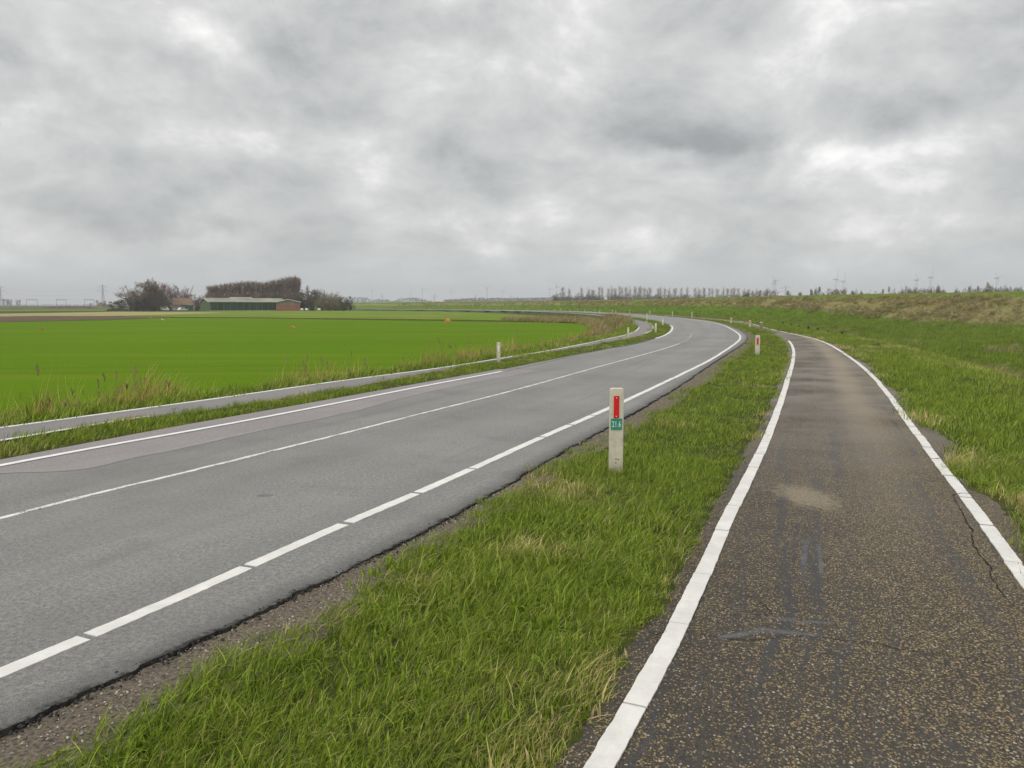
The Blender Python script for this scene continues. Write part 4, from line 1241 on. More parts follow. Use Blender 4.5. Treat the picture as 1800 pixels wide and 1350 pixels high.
def tree_parts(habit, seed, dens=1.0):
    """unit-height bare tree: trunk mesh and crown mesh"""
    rr = random.Random(seed); tr, cr = MB(), MB()

    def rv(s):
        return Vector((rr.gauss(0, s), rr.gauss(0, s), rr.gauss(0, s)))

    def dome(q):
        if habit not in ('round', 'bush'):
            return q
        c0, ax, azz = (Vector((0, 0, .56)), .44, .44) if habit == 'round' else (Vector((0, 0, .42)), .56, .55)
        r_ = q - c0; k_ = math.sqrt((r_.x / ax) ** 2 + (r_.y / ax) ** 2 + (r_.z / azz) ** 2) * lump(r_)
        return q if k_ < 1 else c0 + r_ / k_ * rr.uniform(.86, 1.0)

    def lump(r_):
        a_ = math.atan2(r_.y, r_.x)
        return 1 + .13 * math.sin(a_ * 3 + seed) + .10 * math.sin(a_ * 5 + seed * 2 + r_.z * 9)

    def strip(p, q, wd):
        dd_ = q - p; a = dd_.cross(rv(1)); a = a.normalized() * wd if a.length > 1e-6 else Vector((wd, 0, 0))
        cr.add([p - a, p + a, q], [(0, 1, 2)])

    def twigs(p, q, L, n_, wd, up_):
        for _ in range(max(1, int(n_ * dens))):
            b = p.lerp(q, rr.uniform(.15, 1.0)); dd_ = ((q - p).normalized() * .6 + rv(.55) + Vector((0, 0, up_))).normalized()
            e = dome(b + dd_ * L * rr.uniform(.4, 1.1)); strip(b, e, wd)
            for _ in range(2):
                b2 = b.lerp(e, rr.uniform(.3, .95)); e2 = dome(b2 + (dd_ * .5 + rv(.5) + Vector((0, 0, up_ * .6))).normalized() * L * rr.uniform(.25, .6))
                strip(b2, e2, wd * .75)

    if habit == 'poplar':
        top = Vector((rr.uniform(-.02, .02), rr.uniform(-.02, .02), 1)); pts = [Vector((0, 0, -.03)), Vector((0, 0, .3)), Vector((rr.uniform(-.01, .01), 0, .65)), top]
        rad = (.017, .013, .008, .002)
        for k in range(3):
            tr.tube(pts[k], pts[k + 1], rad[k], rad[k + 1], 6)
        for _ in range(46):
            h = rr.uniform(.13, .9); a = rr.uniform(0, 6.28); L = (.30 * (1 - h) ** .6 + .05) * rr.uniform(.7, 1.15)
            dd_ = Vector((math.cos(a) * .42, math.sin(a) * .42, 1)).normalized(); b = Vector((0, 0, h)); e = b + dd_ * L
            cr.tube(b, e, .0042, .0015, 4); twigs(b, e, .09, 16, .0021, .5)
    elif habit == 'round':
        fork = rr.uniform(.16, .28); tr.tube((0, 0, -.03), (rr.uniform(-.02, .02), 0, fork), .030, .022, 8)
        for i in range(rr.randint(5, 7)):
            a = 6.28 * i / 6 + rr.uniform(-.3, .3); dd_ = Vector((math.cos(a) * rr.uniform(.25, .8), math.sin(a) * rr.uniform(.25, .8), 1)).normalized()
            b = Vector((0, 0, fork * rr.uniform(.8, 1))); m1 = b + dd_ * rr.uniform(.25, .38); e = m1 + (dd_ + Vector((0, 0, .35))).normalized() * rr.uniform(.2, .36)
            m1, e = dome(m1), dome(e); tr.tube(b, m1, .014, .009, 6); tr.tube(m1, e, .009, .003, 5)
            for _ in range(11):
                s = b.lerp(m1, rr.uniform(.45, 1)) if rr.random() < .45 else m1.lerp(e, rr.random())
                d2 = (dd_ * .5 + rv(.6) + Vector((0, 0, .25))).normalized(); e2 = dome(s + d2 * rr.uniform(.12, .26))
                cr.tube(s, e2, .004, .0012, 4); twigs(s, e2, .10, 17, .0026, .15)
    elif habit == 'bush':
        for i in range(16):
            a = rr.uniform(0, 6.28); sp_ = rr.uniform(.05, .75); dd_ = Vector((math.cos(a) * sp_, math.sin(a) * sp_, 1)).normalized()
            b = Vector((rr.uniform(-.12, .12), rr.uniform(-.12, .12), -.02)); e = dome(b + dd_ * rr.uniform(.55, .98))
            tr.tube(b, b.lerp(e, .5), .013, .008, 5); cr.tube(b.lerp(e, .5), e, .008, .002, 4)
            for _ in range(9):
                s = b.lerp(e, rr.uniform(.2, .95)); e2 = dome(s + (dd_ * .3 + rv(.6)).normalized() * rr.uniform(.1, .3))
                cr.tube(s, e2, .004, .0012, 4); twigs(s, e2, .11, 16, .0034, .1)
    elif habit == 'leafy':
        for i in range(8):
            a = rr.uniform(0, 6.28); b = Vector((rr.uniform(-.1, .1), rr.uniform(-.1, .1), -.02)); e = b + Vector((math.cos(a) * .35, math.sin(a) * .35, .8)) * rr.uniform(.6, 1)
            tr.tube(b, e, .02, .005, 5)
        cl_ = [(Vector((rr.gauss(0, .26), rr.gauss(0, .26), rr.uniform(.18, .86))), rr.uniform(.12, .24)) for _ in range(16)]
        for c_, r_ in cl_:
            for _ in range(int(150 * dens)):
                q = c_ + rv(1).normalized() * r_ * rr.uniform(.5, 1.05); q.z = max(q.z, .02)
                a, b = rv(1).normalized() * .022, rv(1).normalized() * .022
                cr.add([q - a, q + b, q + a, q - b], [(0, 1, 2, 3)])
    return tr, cr


PROTO = {}


def tree(name, habit, seed, loc, h, wid, mat, label, cat='tree', group=None, dens=1.0, bark=None):
    """tree of height h and crown width wid"""
    key = (habit, seed, mat.name, dens)
    if key not in PROTO:
        tr, cr = tree_parts(habit, seed, dens)
        a, b = tr.mesh('trunk', True), cr.mesh('crown')
        a.materials.append(bark or m_bark); b.materials.append(mat)
        xs_ = np.array([v_[0] for v_ in cr.v]); zs_ = np.array([v_[2] for v_ in cr.v])
        PROTO[key] = (a, b, np.percentile(np.abs(xs_), 95) * 2, np.percentile(zs_, {'leafy': 97, 'bush': 99, 'round': 99.6, 'poplar': 97}[habit]))
    a, b, bw, bh = PROTO[key]
    o = empty(name, loc, random.uniform(0, 6.28)); tag(o, label, cat, group)
    link('trunk', a, None, o); link('crown', b, None, o)
    o.scale = (wid / bw, wid / bw, h / bh)
    return o


def tree_px(name, habit, seed, u, vtop, wpx, Y, mat, label, cat='tree', group=None, z=FIELD_Z, dens=1.0):
    x, y, _ = atd(u, Y, z)
    return tree(name, habit, seed, (x, y, z - .05), zat(vtop, Y) - z, wpx * Y / F, mat, label, cat, group, dens)


# the farmyard trees
YF = 352
tree_px('bush', 'leafy', 1, 200, 530, 30, 385, m_lf_green, 'low dark green bush left of the leaning farm tree', 'bush')
tree_px('bush', 'leafy', 2, 216, 527, 26, 390, m_lf_green, 'taller green bush close behind the leaning farm tree', 'bush')
lt = empty('leaning_tree', (*atd(232, 350, FIELD_Z)[:2], FIELD_Z)); tag(lt, 'bare tree with thick dark trunk leaning left at the edge of the farmyard', 'tree')
mb = MB(); k = 350 / F
T0, T1_, T2 = Vector((-1 * k, 0, -.3)), Vector((-3.5 * k, 0, 9 * k)), Vector((-9 * k, 0, 21 * k))
mb.tube(T0, T1_, .75, .55, 8); mb.tube(T1_, T2, .55, .36, 8)
mb.tube(T2, T2 + Vector((-6, .3, 1.2)) * .4, .3, .12, 6); mb.tube(T2, T2 + Vector((2.6, .5, .9)), .28, .1, 6); mb.tube(T1_.lerp(T2, .7), T2 + Vector((3.2, -.5, -.4)), .24, .08, 6)
mb.build('trunk', m_bark, lt, smooth=True)
rr = random.Random(3); mb = MB()
for _ in range(42):
    a = Vector((T2.x + rr.uniform(-3.6, 3.2), rr.uniform(-2, 2), T2.z + rr.uniform(.2, 1.6))); b = a + Vector((rr.gauss(-.3, .9), rr.gauss(0, .8), rr.uniform(.6, 2.2)))
    mb.tube(a, b, .05, .015, 4)
    for _ in range(26):
        c_ = a.lerp(b, rr.random()); e = c_ + Vector((rr.gauss(-.2, .7), rr.gauss(0, .6), rr.uniform(-.1, 1.0))); w_ = Vector((.02, .02, .012))
        mb.add([c_ - w_, c_ + w_, e], [(0, 1, 2)])
mb.build('crown', m_tw_grey, lt)
tree_px('willow_tree', 'bush', 1, 247, 500, 36, 351, m_tw_olive, 'wide olive brown bare willow left of the ivy covered farm tree', 'tree')
tree_px('farm_tree', 'round', 4, 231, 501, 24, 356, m_tw_grey, 'pale grey bare tree behind the leaning trunk', 'tree')
tree_px('farm_tree', 'round', 2, 266, 491, 34, 354, m_tw_brown, 'tallest brown bare farm tree, left of the farmhouse', 'tree', dens=2.4)
tree_px('farm_tree', 'round', 5, 280, 496, 26, 357, m_tw_brown, 'brown bare farm tree just right of the tallest one', 'tree', dens=1.5)
tree_px('ivy_tree', 'leafy', 5, 265, 508, 16, 353.5, m_lf_green, 'dark ivy covered trunk inside the tall farm trees', 'tree', dens=.7)
for u, vt, wp_, s in ((240, 521, 24, 3), (256, 517, 26, 4), (272, 519, 26, 5), (285, 521, 22, 3)):
    tree_px('bush', 'bush', s, u, vt, wp_, 350, m_tw_dark, 'dark bare undergrowth bush below the tall farm trees', 'bush', 'undergrowth bushes below the farm trees')
tree_px('willow_tree', 'bush', 4, 268, 496, 32, 355, m_tw_brown, 'full rounded brown bare tree merging with the tallest farm tree', 'tree', dens=1.4)
tree_px('willow_tree', 'bush', 6, 284, 500, 24, 358, m_tw_brown, 'rounded brown bare tree nearest the farmhouse gable', 'tree', dens=1.4)
tree_px('farm_tree', 'round', 7, 307, 498, 24, 372, m_tw_purple, 'purple brown bare tree behind the farmhouse, left of two', 'tree')
tree_px('farm_tree', 'round', 8, 325, 502, 26, 374, m_tw_purple, 'purple brown bare tree behind the farmhouse, right of two', 'tree')
for u, vt, wp_, s in ((296, 519, 22, 6), (314, 517, 26, 7), (333, 516, 26, 8), (348, 519, 20, 6), (361, 521, 18, 7)):
    tree_px('bush', 'bush', s, u, vt, wp_, 377, m_tw_brown, 'brown bare bush behind the farmhouse and barn gable', 'bush', 'bushes behind the farmhouse')
# the poplar plantation behind the barns
pu = [(368, 504), (375, 503), (382, 502), (390, 500.5), (398, 499.5), (406, 498.5), (414, 497.5), (422, 496.5), (430, 496), (438, 495.5), (446, 496), (454, 496.5), (462, 497.5), (470, 496.5), (477, 495), (484, 493.5), (491, 492), (498, 490.5), (505, 489), (512, 487.8), (518, 487.5), (523, 488.5)]
for i, (u, vt) in enumerate(pu):
    for row in range(2):
        tree_px('poplar_tree', 'poplar', 1 + (i * 2 + row) % 5, u + (3.5 if row else 0), vt + (1.5 if row else 0), 11, 415 + row * 11 + R.uniform(-2, 2), m_tw_brown,
                'tall brown bare poplar in the plantation behind the barns', 'tree', 'poplar plantation behind the barns', dens=1.3)
for i, u in enumerate(range(372, 530, 13)):
    tree_px('bush', 'bush', 3 + i % 6, u, 514 + (i % 3), 20, 405, m_tw_dark if i % 2 else m_tw_brown, 'bare undergrowth bush at the foot of the poplar plantation', 'bush', 'undergrowth of the poplar plantation')
tree_px('dark_tree', 'round', 11, 547, 503, 34, 372, m_tw_dark, 'dark brown round tree right of the brick shed', 'tree', dens=1.8)
tree_px('farm_tree', 'round', 12, 562, 508, 26, 385, m_tw_grey, 'pale bare tree behind the dark tree right of the brick shed', 'tree')
tree_px('farm_tree', 'round', 13, 588, 512.5, 24, 392, m_tw_grey, 'pale round bare crown above the hedge at the right end of the farm', 'tree')
for u, vt, wp_, s, m in ((533, 516, 22, 3, m_tw_dark), (549, 514, 24, 4, m_tw_dark), (566, 517, 24, 5, m_tw_olive), (580, 518, 24, 6, m_tw_olive), (594, 519, 22, 7, m_tw_olive), (606, 521, 20, 8, m_tw_dark)):
    tree_px('bush', 'bush', s, u, vt, wp_, 364, m, 'dark olive bush in the hedge right of the brick shed', 'bush', 'hedge bushes at the right end of the farm')
tree_px('bush', 'leafy', 5, 615, 523, 18, 372, m_lf_green, 'dark green bush ending the hedge at the right of the farm', 'bush')
for u, s in ((575, 11), (590, 12), (603, 13)):
    tree_px('bush', 'leafy', s, u, 536, 16, 350, m_lf_green if u > 600 else m_lf_rust, 'low rough bush in front of the hedge, near the field edge', 'bush', 'low bushes at the field edge')

# muck heap
mb = MB()
for k_ in range(9):
    mb.ball((-3.6 + k_ * .95, R.uniform(-.5, .5), .15), 1.0, 1.1, .75 * (1 - abs(k_ - 4) / 9) + .3, 9, 6, .15)
tag(mb.build('muck_heap', mottled('muck', (.028, .022, .015), (.055, .045, .03), 2, 1, .5), loc=(*atd(206, 345, FIELD_Z)[:2], FIELD_Z)), 'low dark muck heap in the field left of the farm trees', 'heap')


# ------------------------------------------------------------------ farm buildings
def streak_mat(name, c1, c2, sc=(1.2, 1.2, .12), rough=.8):
    m, t = mat_new(name)
    v = t.n('ShaderNodeTexCoord').outputs['Object']
    n = t.noise(t.n('ShaderNodeMapping', None, Vector=v, Scale=sc).outputs[0], 1.0, 5, .65); n2 = t.noise(v, 3, 4, .6)
    finish(t, t.mix(t.sm(t.m('ADD', t.m('MULTIPLY', n, .75), t.m('MULTIPLY', n2, .25)), .36, .62), c1, c2), rough, n2, .2, .02, .2)
    return m


def brick_mat(name, c1, c2, mo):
    m, t = mat_new(name)
    v = t.n('ShaderNodeTexCoord').outputs['Object']
    sx_ = t.n('ShaderNodeSeparateXYZ', None, Vector=v).outputs
    uv_ = t.n('ShaderNodeCombineXYZ', None, X=t.m('ADD', sx_[0], sx_[1]), Y=sx_[2], Z=0.0).outputs[0]
    b = t.n('ShaderNodeTexBrick', None, Vector=uv_, Color1=c1, Color2=c2, Mortar=mo, Scale=4.0)
    n = t.noise(v, .9, 5, .6)
    finish(t, t.mix(t.m('MULTIPLY', t.sm(n, .4, .7), .35), b.outputs[0], tuple(x * .5 for x in c1)), .9, n, .1, .02, .2)
    return m


m_bgreen = streak_mat('green sheet wall', (.060, .105, .040), (.125, .175, .085))
m_bdark = streak_mat('dark green boards', (.010, .028, .011), (.034, .078, .028), (1.4, 1.4, .15))
m_roof = streak_mat('weathered fibre cement', (.165, .17, .12), (.275, .275, .21), (.15, .15, .5))
m_roof2 = streak_mat('blue grey sheet roof', (.42, .46, .48), (.55, .58, .60), (.15, .15, .5), .5)
m_trim = mottled('pale trim', (.52, .52, .46), (.62, .62, .56), 3, .7, .1)
m_brick = brick_mat('red brick', (.22, .075, .05), (.28, .105, .07), (.25, .2, .17))
m_brickp = brick_mat('pink brick', (.36, .21, .16), (.42, .26, .20), (.40, .34, .30))
m_board = streak_mat('brown board', (.15, .125, .085), (.21, .18, .125))
m_tile = streak_mat('brown roof tiles', (.15, .10, .062), (.23, .155, .095), (.5, .5, 1.5), .8)
m_glass = mottled('dark window', (.03, .035, .04), (.05, .055, .06), 4, .15, .02, .6)
m_wframe = mottled('white frame', (.65, .65, .62), (.72, .72, .7), 4, .6, .05)


def gable_wall(name, wd, he, hr, y0, y1, mat, par, z0=-.3):
    mb = MB(); mb.prism([(-wd / 2, z0), (wd / 2, z0), (wd / 2, he), (0, hr), (-wd / 2, he)], y0, y1)
    return mb.build(name, mat, par)


def roof(wd, he, hr, y0, y1, mat, par, ov=.35, th=.16, name='roof'):
    mb = MB(); sl_ = (hr - he) / (wd / 2); x = wd / 2 + ov; e = he - sl_ * ov
    mb.prism([(-x, e + .02), (0, hr + .02), (x, e + .02), (x, e + th), (0, hr + th), (-x, e + th)], y0 - ov, y1 + ov)
    return mb.build(name, mat, par)


# green barn: local y runs along the ridge, gable at y = 0 faces the camera's left
BL, BW, he, hr = 36, 15.0, 3.95, 5.75
cx, cy, _ = atd(368.5, 350, FIELD_Z)
ang = math.radians(-53)                                            # ridge direction turned to the right and away
rd = Vector((-math.sin(ang), math.cos(ang), 0)); rx_ = Vector((math.cos(ang), math.sin(ang), 0))
bp = Vector((cx, cy, FIELD_Z)) - rx_ * (BW / 2)
barn = empty('green_barn', bp, ang); tag(barn, 'long low green barn with pale weathered roof and dark green side boards', 'barn')
wl = gable_wall('wall', BW, he, hr, 0, BL, m_bgreen, barn)
mb = MB()
for k_ in range(12):
    mb.box((BW / 2 + .003, .6 + k_ * 2.95, .15), (BW / 2 + .12, 3.3 + k_ * 2.95, he - .25))
mb.build('side_boards', m_bdark, barn)
mb = MB(); mb.box((BW / 2 + .003, -.05, -.3), (BW / 2 + .2, BL, .12)); mb.build('plinth', m_trim, barn)
rf_ = roof(BW, he, hr, 0, BL, m_roof, barn)
mb = MB()
for sg in (-1, 1):
    a, b = Vector((0, -.42, hr + .02)), Vector((sg * (BW / 2 + .38), -.42, he - .09))
    mb.tube(a, b, .13, .13, 4)
mb.build('barge_board', m_trim, barn)
mb = MB(); mb.box((-2.6, -.06, -.2), (2.4, -.002, 3.3)); dd_ = mb.build('sliding_door', m_bgreen, barn)
mb = MB(); mb.box((-.1, -.11, 0), (.02, -.062, 3.2)); mb.build('door_rail', m_bdark, dd_)
mb = MB(); mb.box((-2.2, 12, hr - .2), (-.6, 22, hr + .55)); mb.build('ridge_vent', m_trim, barn, bevel=.1)

# brick shed: gable faces the camera
SW, SL = 10.6, 22
cx, cy, _ = atd(507, 352, FIELD_Z)
shed = empty('brick_shed', (cx, cy, FIELD_Z), math.radians(16)); tag(shed, 'brick shed with boarded gable, white verge and blue grey roof right of the green barn', 'shed')
he, hr = zat(531, 352) - FIELD_Z, zat(526.4, 352) - FIELD_Z
gable_wall('wall', SW, he, hr, 0, SL, m_board, shed)
mb = MB(); mb.box((-SW / 2 - .003, -.08, -.3), (SW / 2 + .003, -.003, zat(536.2, 352) - FIELD_Z)); mb.box((-SW / 2 - .08, -.003, -.3), (-SW / 2 - .003, SL, 1.6)); mb.build('brick_base', m_brick, shed)
roof(SW, he, hr, 0, SL, m_roof2, shed)
mb = MB()
for sg in (-1, 1):
    mb.tube((0, -.42, hr + .06), (sg * (SW / 2 + .4), -.42, he - .08), .14, .14, 4)
mb.build('barge_board', m_wframe, shed)
mb = MB(); mb.box((-SW / 2 - .1, 3, .2), (-SW / 2 - .082, 5.4, 2.6)); mb.build('door', m_glass, shed)

# farmhouse
cx, cy, _ = atd(304, 364, FIELD_Z)
house = empty('farmhouse', (cx, cy, FIELD_Z), math.radians(-58)); tag(house, 'small pink brick farmhouse with brown tiled roof between bare trees', 'house')
hw_, hl, he, hr = 6.2, 8.2, 2.6, 5.9
gable_wall('wall', hw_, he, hr, 0, hl, m_brickp, house)
rf_ = roof(hw_, he, hr, 0, hl, m_tile, house, .25)
mb = MB(); mb.box((-.3, 6.4, hr - .4), (.3, 7.0, hr + .9)); mb.build('chimney', m_brick, rf_)
for wx, wz in ((-1.5, .9), (1.0, .9), (-.45, 3.3)):
    mb = MB(); mb.box((wx, -.05, wz), (wx + .95, -.003, wz + 1.25)); wn = mb.build('window', m_wframe, house)
    mb = MB(); mb.box((wx + .1, -.065, wz + .1), (wx + .85, -.052, wz + 1.15)); mb.build('pane', m_glass, wn)
# teal lean-to
cx, cy, _ = atd(325, 358, FIELD_Z)
ls = empty('lean_to_shed', (cx, cy, FIELD_Z), math.radians(-8)); tag(ls, 'small teal lean-to shed between the farmhouse and the green barn', 'shed')
mb = MB(); mb.prism([(-1.7, -.2), (1.7, -.2), (1.7, 2.3), (-1.7, 2.7)], 0, 4); mb.build('wall', mottled('teal boards', (.05, .11, .09), (.08, .16, .13), 2, .8), ls)
mb = MB(); mb.prism([(-1.9, 2.74), (1.9, 2.30), (1.9, 2.42), (-1.9, 2.86)], -.3, 4.2); mb.build('roof', m_bdark, ls)
mb = MB(); mb.box((.2, -.06, 0), (1.3, -.003, 2.0)); mb.build('door', m_glass, ls)

# vehicles in the yard
m_vw = mottled('white car paint', (.72, .72, .72), (.78, .78, .78), 2, .3, .02, .5)
m_vg = mottled('grey car paint', (.30, .31, .31), (.36, .37, .37), 2, .3, .02, .5)
m_tyre = mottled('tyre', (.02, .02, .02), (.03, .03, .03), 9, .9, .1, .2)


def vehicle(name, loc, rz, L, prof, wd, mat, label, cat, wins):
    o = empty(name, loc, rz); tag(o, label, cat)
    mb = MB(); mb.prism(prof, -wd / 2, wd / 2); mb.build('body', mat, o, bevel=.06)
    for a, b in wins:
        for sg in (-1, 1):
            y_ = sg * (wd / 2 + .012); mb = MB(); mb.box((a[0], min(y_, y_ - sg * .03), a[1]), (b[0], max(y_, y_ - sg * .03), b[1]))
            mb.build('window', m_glass, o)
    for wx in (-L * .32, L * .32):
        for sg in (-1, 1):
            mb = MB(); mb.tube((wx, sg * (wd / 2 - .18), .31), (wx, sg * (wd / 2 + .03), .31), .31, .31, 14)
            wh = mb.build('wheel', m_tyre, o)
            mb = MB(); mb.tube((wx, sg * (wd / 2 + .031), .31), (wx, sg * (wd / 2 + .045), .31), .18, .16, 10); mb.build('rim', m_metal, wh)
    return o


VAN = [(-1.75, .3), (1.75, .3), (1.75, .95), (1.35, 1.1), (.95, 1.75), (-1.65, 1.8), (-1.75, 1.6)]
CAR = [(-2.0, .28), (2.0, .28), (2.0, .72), (1.1, .86), (.55, 1.38), (-1.1, 1.42), (-1.85, .92), (-2.0, .85)]
vehicle('van', (*atd(290, 349, FIELD_Z)[:2], FIELD_Z), .25, 3.5, VAN, 1.7, m_vw, 'white van parked in front of the farmhouse', 'van', [((.25, 1.1), (.95, 1.6)), ((-.7, 1.15), (.15, 1.65))])
vehicle('car', (*atd(321, 347, FIELD_Z)[:2], FIELD_Z), 1.0, 4.0, CAR, 1.7, m_vw, 'white car parked by the lean-to shed', 'car', [((-1.0, .92), (-.1, 1.3)), ((0, .92), (.6, 1.25))])
vehicle('car', (*atd(313, 354, FIELD_Z)[:2], FIELD_Z), .15, 4.0, CAR, 1.7, m_vg, 'grey car parked behind the white car beside the farmhouse', 'car', [((-1.0, .92), (-.1, 1.3)), ((0, .92), (.6, 1.25))])
m_wrap = mottled('white bale wrap', (.55, .55, .52), (.68, .68, .65), 4, .5, .1, .4)
for u, yy, lab in ((531, 349, 'white wrapped bale right of the brick shed, left of three'), (539, 349, 'white wrapped bale right of the brick shed, middle of three'), (561, 348, 'white wrapped bale under the dark hedge, right of three')):
    mb = MB(); mb.ball((0, 0, .55), .75, .75, .62, 14, 8, .04); tag(mb.build('wrapped_bale', m_wrap, smooth=True, loc=(*atd(u, yy, FIELD_Z)[:2], FIELD_Z)), lab, 'bale', 'wrapped bales at the farm')

# ------------------------------------------------------------------ railway on the horizon, left
YR = 900
xa, xb = atd(-260, YR)[0], atd(218, YR)[0]
mb = MB(); nb = 60
vs = []
for i in range(nb + 1):
    x = xa + (xb - xa) * i / nb; h = 1.9 + R.uniform(-.15, .15)
    vs += [(x, YR - 7, FIELD_Z - .2), (x, YR - 3, h - .2), (x, YR + 3, h), (x, YR + 9, FIELD_Z - .2)]
mb.add(vs, [(4 * i + j, 4 * i + 4 + j, 4 * i + 5 + j, 4 * i + 1 + j) for i in range(nb) for j in range(3)])
tag(mb.build('railway_embankment', m_bank), kind='structure')
mb = MB(); x0_, x1_ = atd(82, 880)[0], atd(158, 880)[0]
for i in range(40):
    x = x0_ + (x1_ - x0_) * i / 39; mb.ball((x, 880 + R.uniform(-1, 1), FIELD_Z), 1.6, 2.2, 1.9 + R.uniform(-.2, .3), 8, 5, .15)
tag(mb.build('earth_bank', mottled('red brown earth', (.085, .045, .035), (.13, .075, .055), .5, 1, .3)), 'long low red brown earth bank in front of the railway', 'bank')
m_steel = mottled('galvanised steel', (.09, .095, .10), (.14, .145, .15), .5, .6, .1, .3)


def gantry(u0, u1, lab):
    x0_, x1_ = atd(u0, YR)[0], atd(u1, YR)[0]; wd = x1_ - x0_; base = 1.7; h = zat(526, YR) - base
    o = empty('railway_gantry', ((x0_ + x1_) / 2, YR, base)); tag(o, lab, 'gantry', 'overhead line gantries on the railway')
    for sg in (-1, 1):
        mb = MB(); mb.tube((sg * wd / 2, 0, -.5), (sg * wd / 2, 0, h), .20, .16, 6); mb.build('mast', m_steel, o)
    mb = MB()
    for zz in (h, h - .9):
        mb.tube((-wd / 2, 0, zz), (wd / 2, 0, zz), .14, .14, 4)
    for k_ in range(10):
        xx = -wd / 2 + wd * k_ / 10; mb.tube((xx, 0, h - .9), (xx + wd / 10, 0, h), .06, .06, 4)
    mb.build('beam', m_steel, o)
    for xx in (-wd * .22, wd * .22):
        mb = MB(); mb.tube((xx, 0, h - .9), (xx, 0, h - 2.1), .09, .09, 5); mb.build('hanger', m_steel, o)


for a, b, l in ((-12, 6, 'grey railway gantry cut by the left edge of the picture'), (47, 66, 'grey railway gantry, second from the left'), (100, 117, 'grey railway gantry in the middle of the row, above the earth bank'), (149, 166, 'grey railway gantry nearest the lattice pylon and the farm')):
    gantry(a, b, l)


def cable(name, pts, r, mat, label, cat, group=None):
    mb = MB()
    for a, b in zip(pts[:-1], pts[1:]):
        a, b = Vector(a), Vector(b); prev = a; L = (b - a).length
        for k_ in range(1, 13):
            f = k_ / 12; p = a.lerp(b, f); p.z -= .035 * L * 4 * f * (1 - f) * (1 if L > 120 else .35)
            mb.tube(prev, p, r, r, 4); prev = p
    return tag(mb.build(name, mat), label, cat, group)


zw = zat(526.5, YR)
for dx_, lab in ((-3, 'left overhead railway wire hung between the gantries'),):
    cable('overhead_wire', [(atd(u, YR)[0] + dx_, YR, zw) for u in (-3, 56.5, 108.5, 157.5, 205)], .045, m_steel, 'thin overhead railway wire hung between the gantries', 'wire')


# ------------------------------------------------------------------ pylons and wind turbines
def pylon_meshes(H):
    b = MB()
    lv = [0, .22, .40, .54, .64, .72, .80, .88, 1.0]; hw_ = [.075, .056, .042, .032, .026, .024, .022, .018, .004]
    for i in range(len(lv) - 1):
        z0_, z1_, a, c = lv[i] * H, lv[i + 1] * H, hw_[i] * H, hw_[i + 1] * H
        q0 = [(-a, -a, z0_), (a, -a, z0_), (a, a, z0_), (-a, a, z0_)]; q1 = [(-c, -c, z1_), (c, -c, z1_), (c, c, z1_), (-c, c, z1_)]
        for k_ in range(4):
            b.tube(q0[k_], q1[k_], .17, .15, 4); b.tube(q0[k_], q1[(k_ + 1) % 4], .09, .09, 4); b.tube(q0[(k_ + 1) % 4], q1[k_], .09, .09, 4)
            b.tube(q1[k_], q1[(k_ + 1) % 4], .09, .09, 4)
    arms = []
    for za, L in ((.72, .26), (.90, .20)):
        a = MB()
        for sg in (-1, 1):
            for sy in (-1, 1):
                w_ = .022 * H
                a.tube((sg * w_ * .8, sy * w_, za * H), (sg * L * H, 0, za * H + .012 * H), .14, .08, 4)
                a.tube((sg * w_ * .8, sy * w_ * .8, za * H + .055 * H), (sg * L * H, 0, za * H + .015 * H), .12, .08, 4)
            for f in (.35, .6, .8):
                a.tube((sg * L * H * f, 0, za * H), (sg * L * H * (f + .1), 0, za * H + .05 * H * (1 - f)), .07, .07, 4)
        arms.append(a)
    ins = MB()
    for za, L in ((.72, .26), (.90, .20)):
        for sg in (-1, 1):
            for f in (.55, 1.0):
                ins.tube((sg * L * H * f, 0, za * H + .005 * H), (sg * L * H * f, 0, za * H - .05 * H), .14, .14, 5)
    return b.mesh('tower'), [q.mesh('crossarm') for q in arms], ins.mesh('insulators')


PY = pylon_meshes(46)
for m_ in (PY[0], *PY[1], PY[2]):
    m_.materials.append(m_steel)


def pylon(u, vtop, label, rz=.0):
    Y_ = 46 * F / (HY - vtop + 1.0); Y_ = 46.0 / ((HY - vtop) / F + .0) * 1.0 - 0
    x, y, _ = atd(u, Y_)
    o = empty('lattice_pylon', (x, y, FIELD_Z), rz); tag(o, label, 'pylon', 'lattice pylons on the horizon')
    link('tower', PY[0], None, o)
    for q in PY[1]:
        link('crossarm', q, None, o)
    link('insulators', PY[2], None, o)
    return o


pa = pylon(2, 499.5, 'lattice pylon cut by the left edge of the picture')
pb = pylon(182, 498.5, 'lattice pylon standing left of the farm trees')
for u, vt, l in ((672, 515, 'small faint pylon right of the farm hedge, leftmost of the distant ones'), (764, 516, 'small faint pylon between two turbines above the long dike'), (836, 517.5, 'small faint pylon just left of a turbine above the distant wood'), (899, 517.5, 'tiny faint pylon above the middle of the distant wood'), (1290, 503, 'pylon standing behind the row of distant poplars'), (1380, 501, 'dark pylon between the poplar row and the bushes on the dike')):
    pylon(u, vt, l, R.uniform(-.3, .3))
for k_, (f, za) in enumerate(((.26, .67), (-.26, .67), (.20, .85), (-.20, .85))):
    A_, B_ = pa.location, pb.location
    nxt = Vector((*atd(420, 1450)[:2], FIELD_Z))
    cable('power_line', [Vector((A_.x + f * 46, A_.y, za * 46)), Vector((B_.x + f * 46, B_.y, za * 46)), Vector((nxt.x + f * 46, nxt.y, za * 46))], .05, m_steel,
          ['lower right power line hung on the pylons left of the farm', 'lower left power line hung on the pylons left of the farm', 'upper right power line hung on the pylons left of the farm', 'upper left power line hung on the pylons left of the farm'][k_], 'power line', 'power lines of the left pylons')

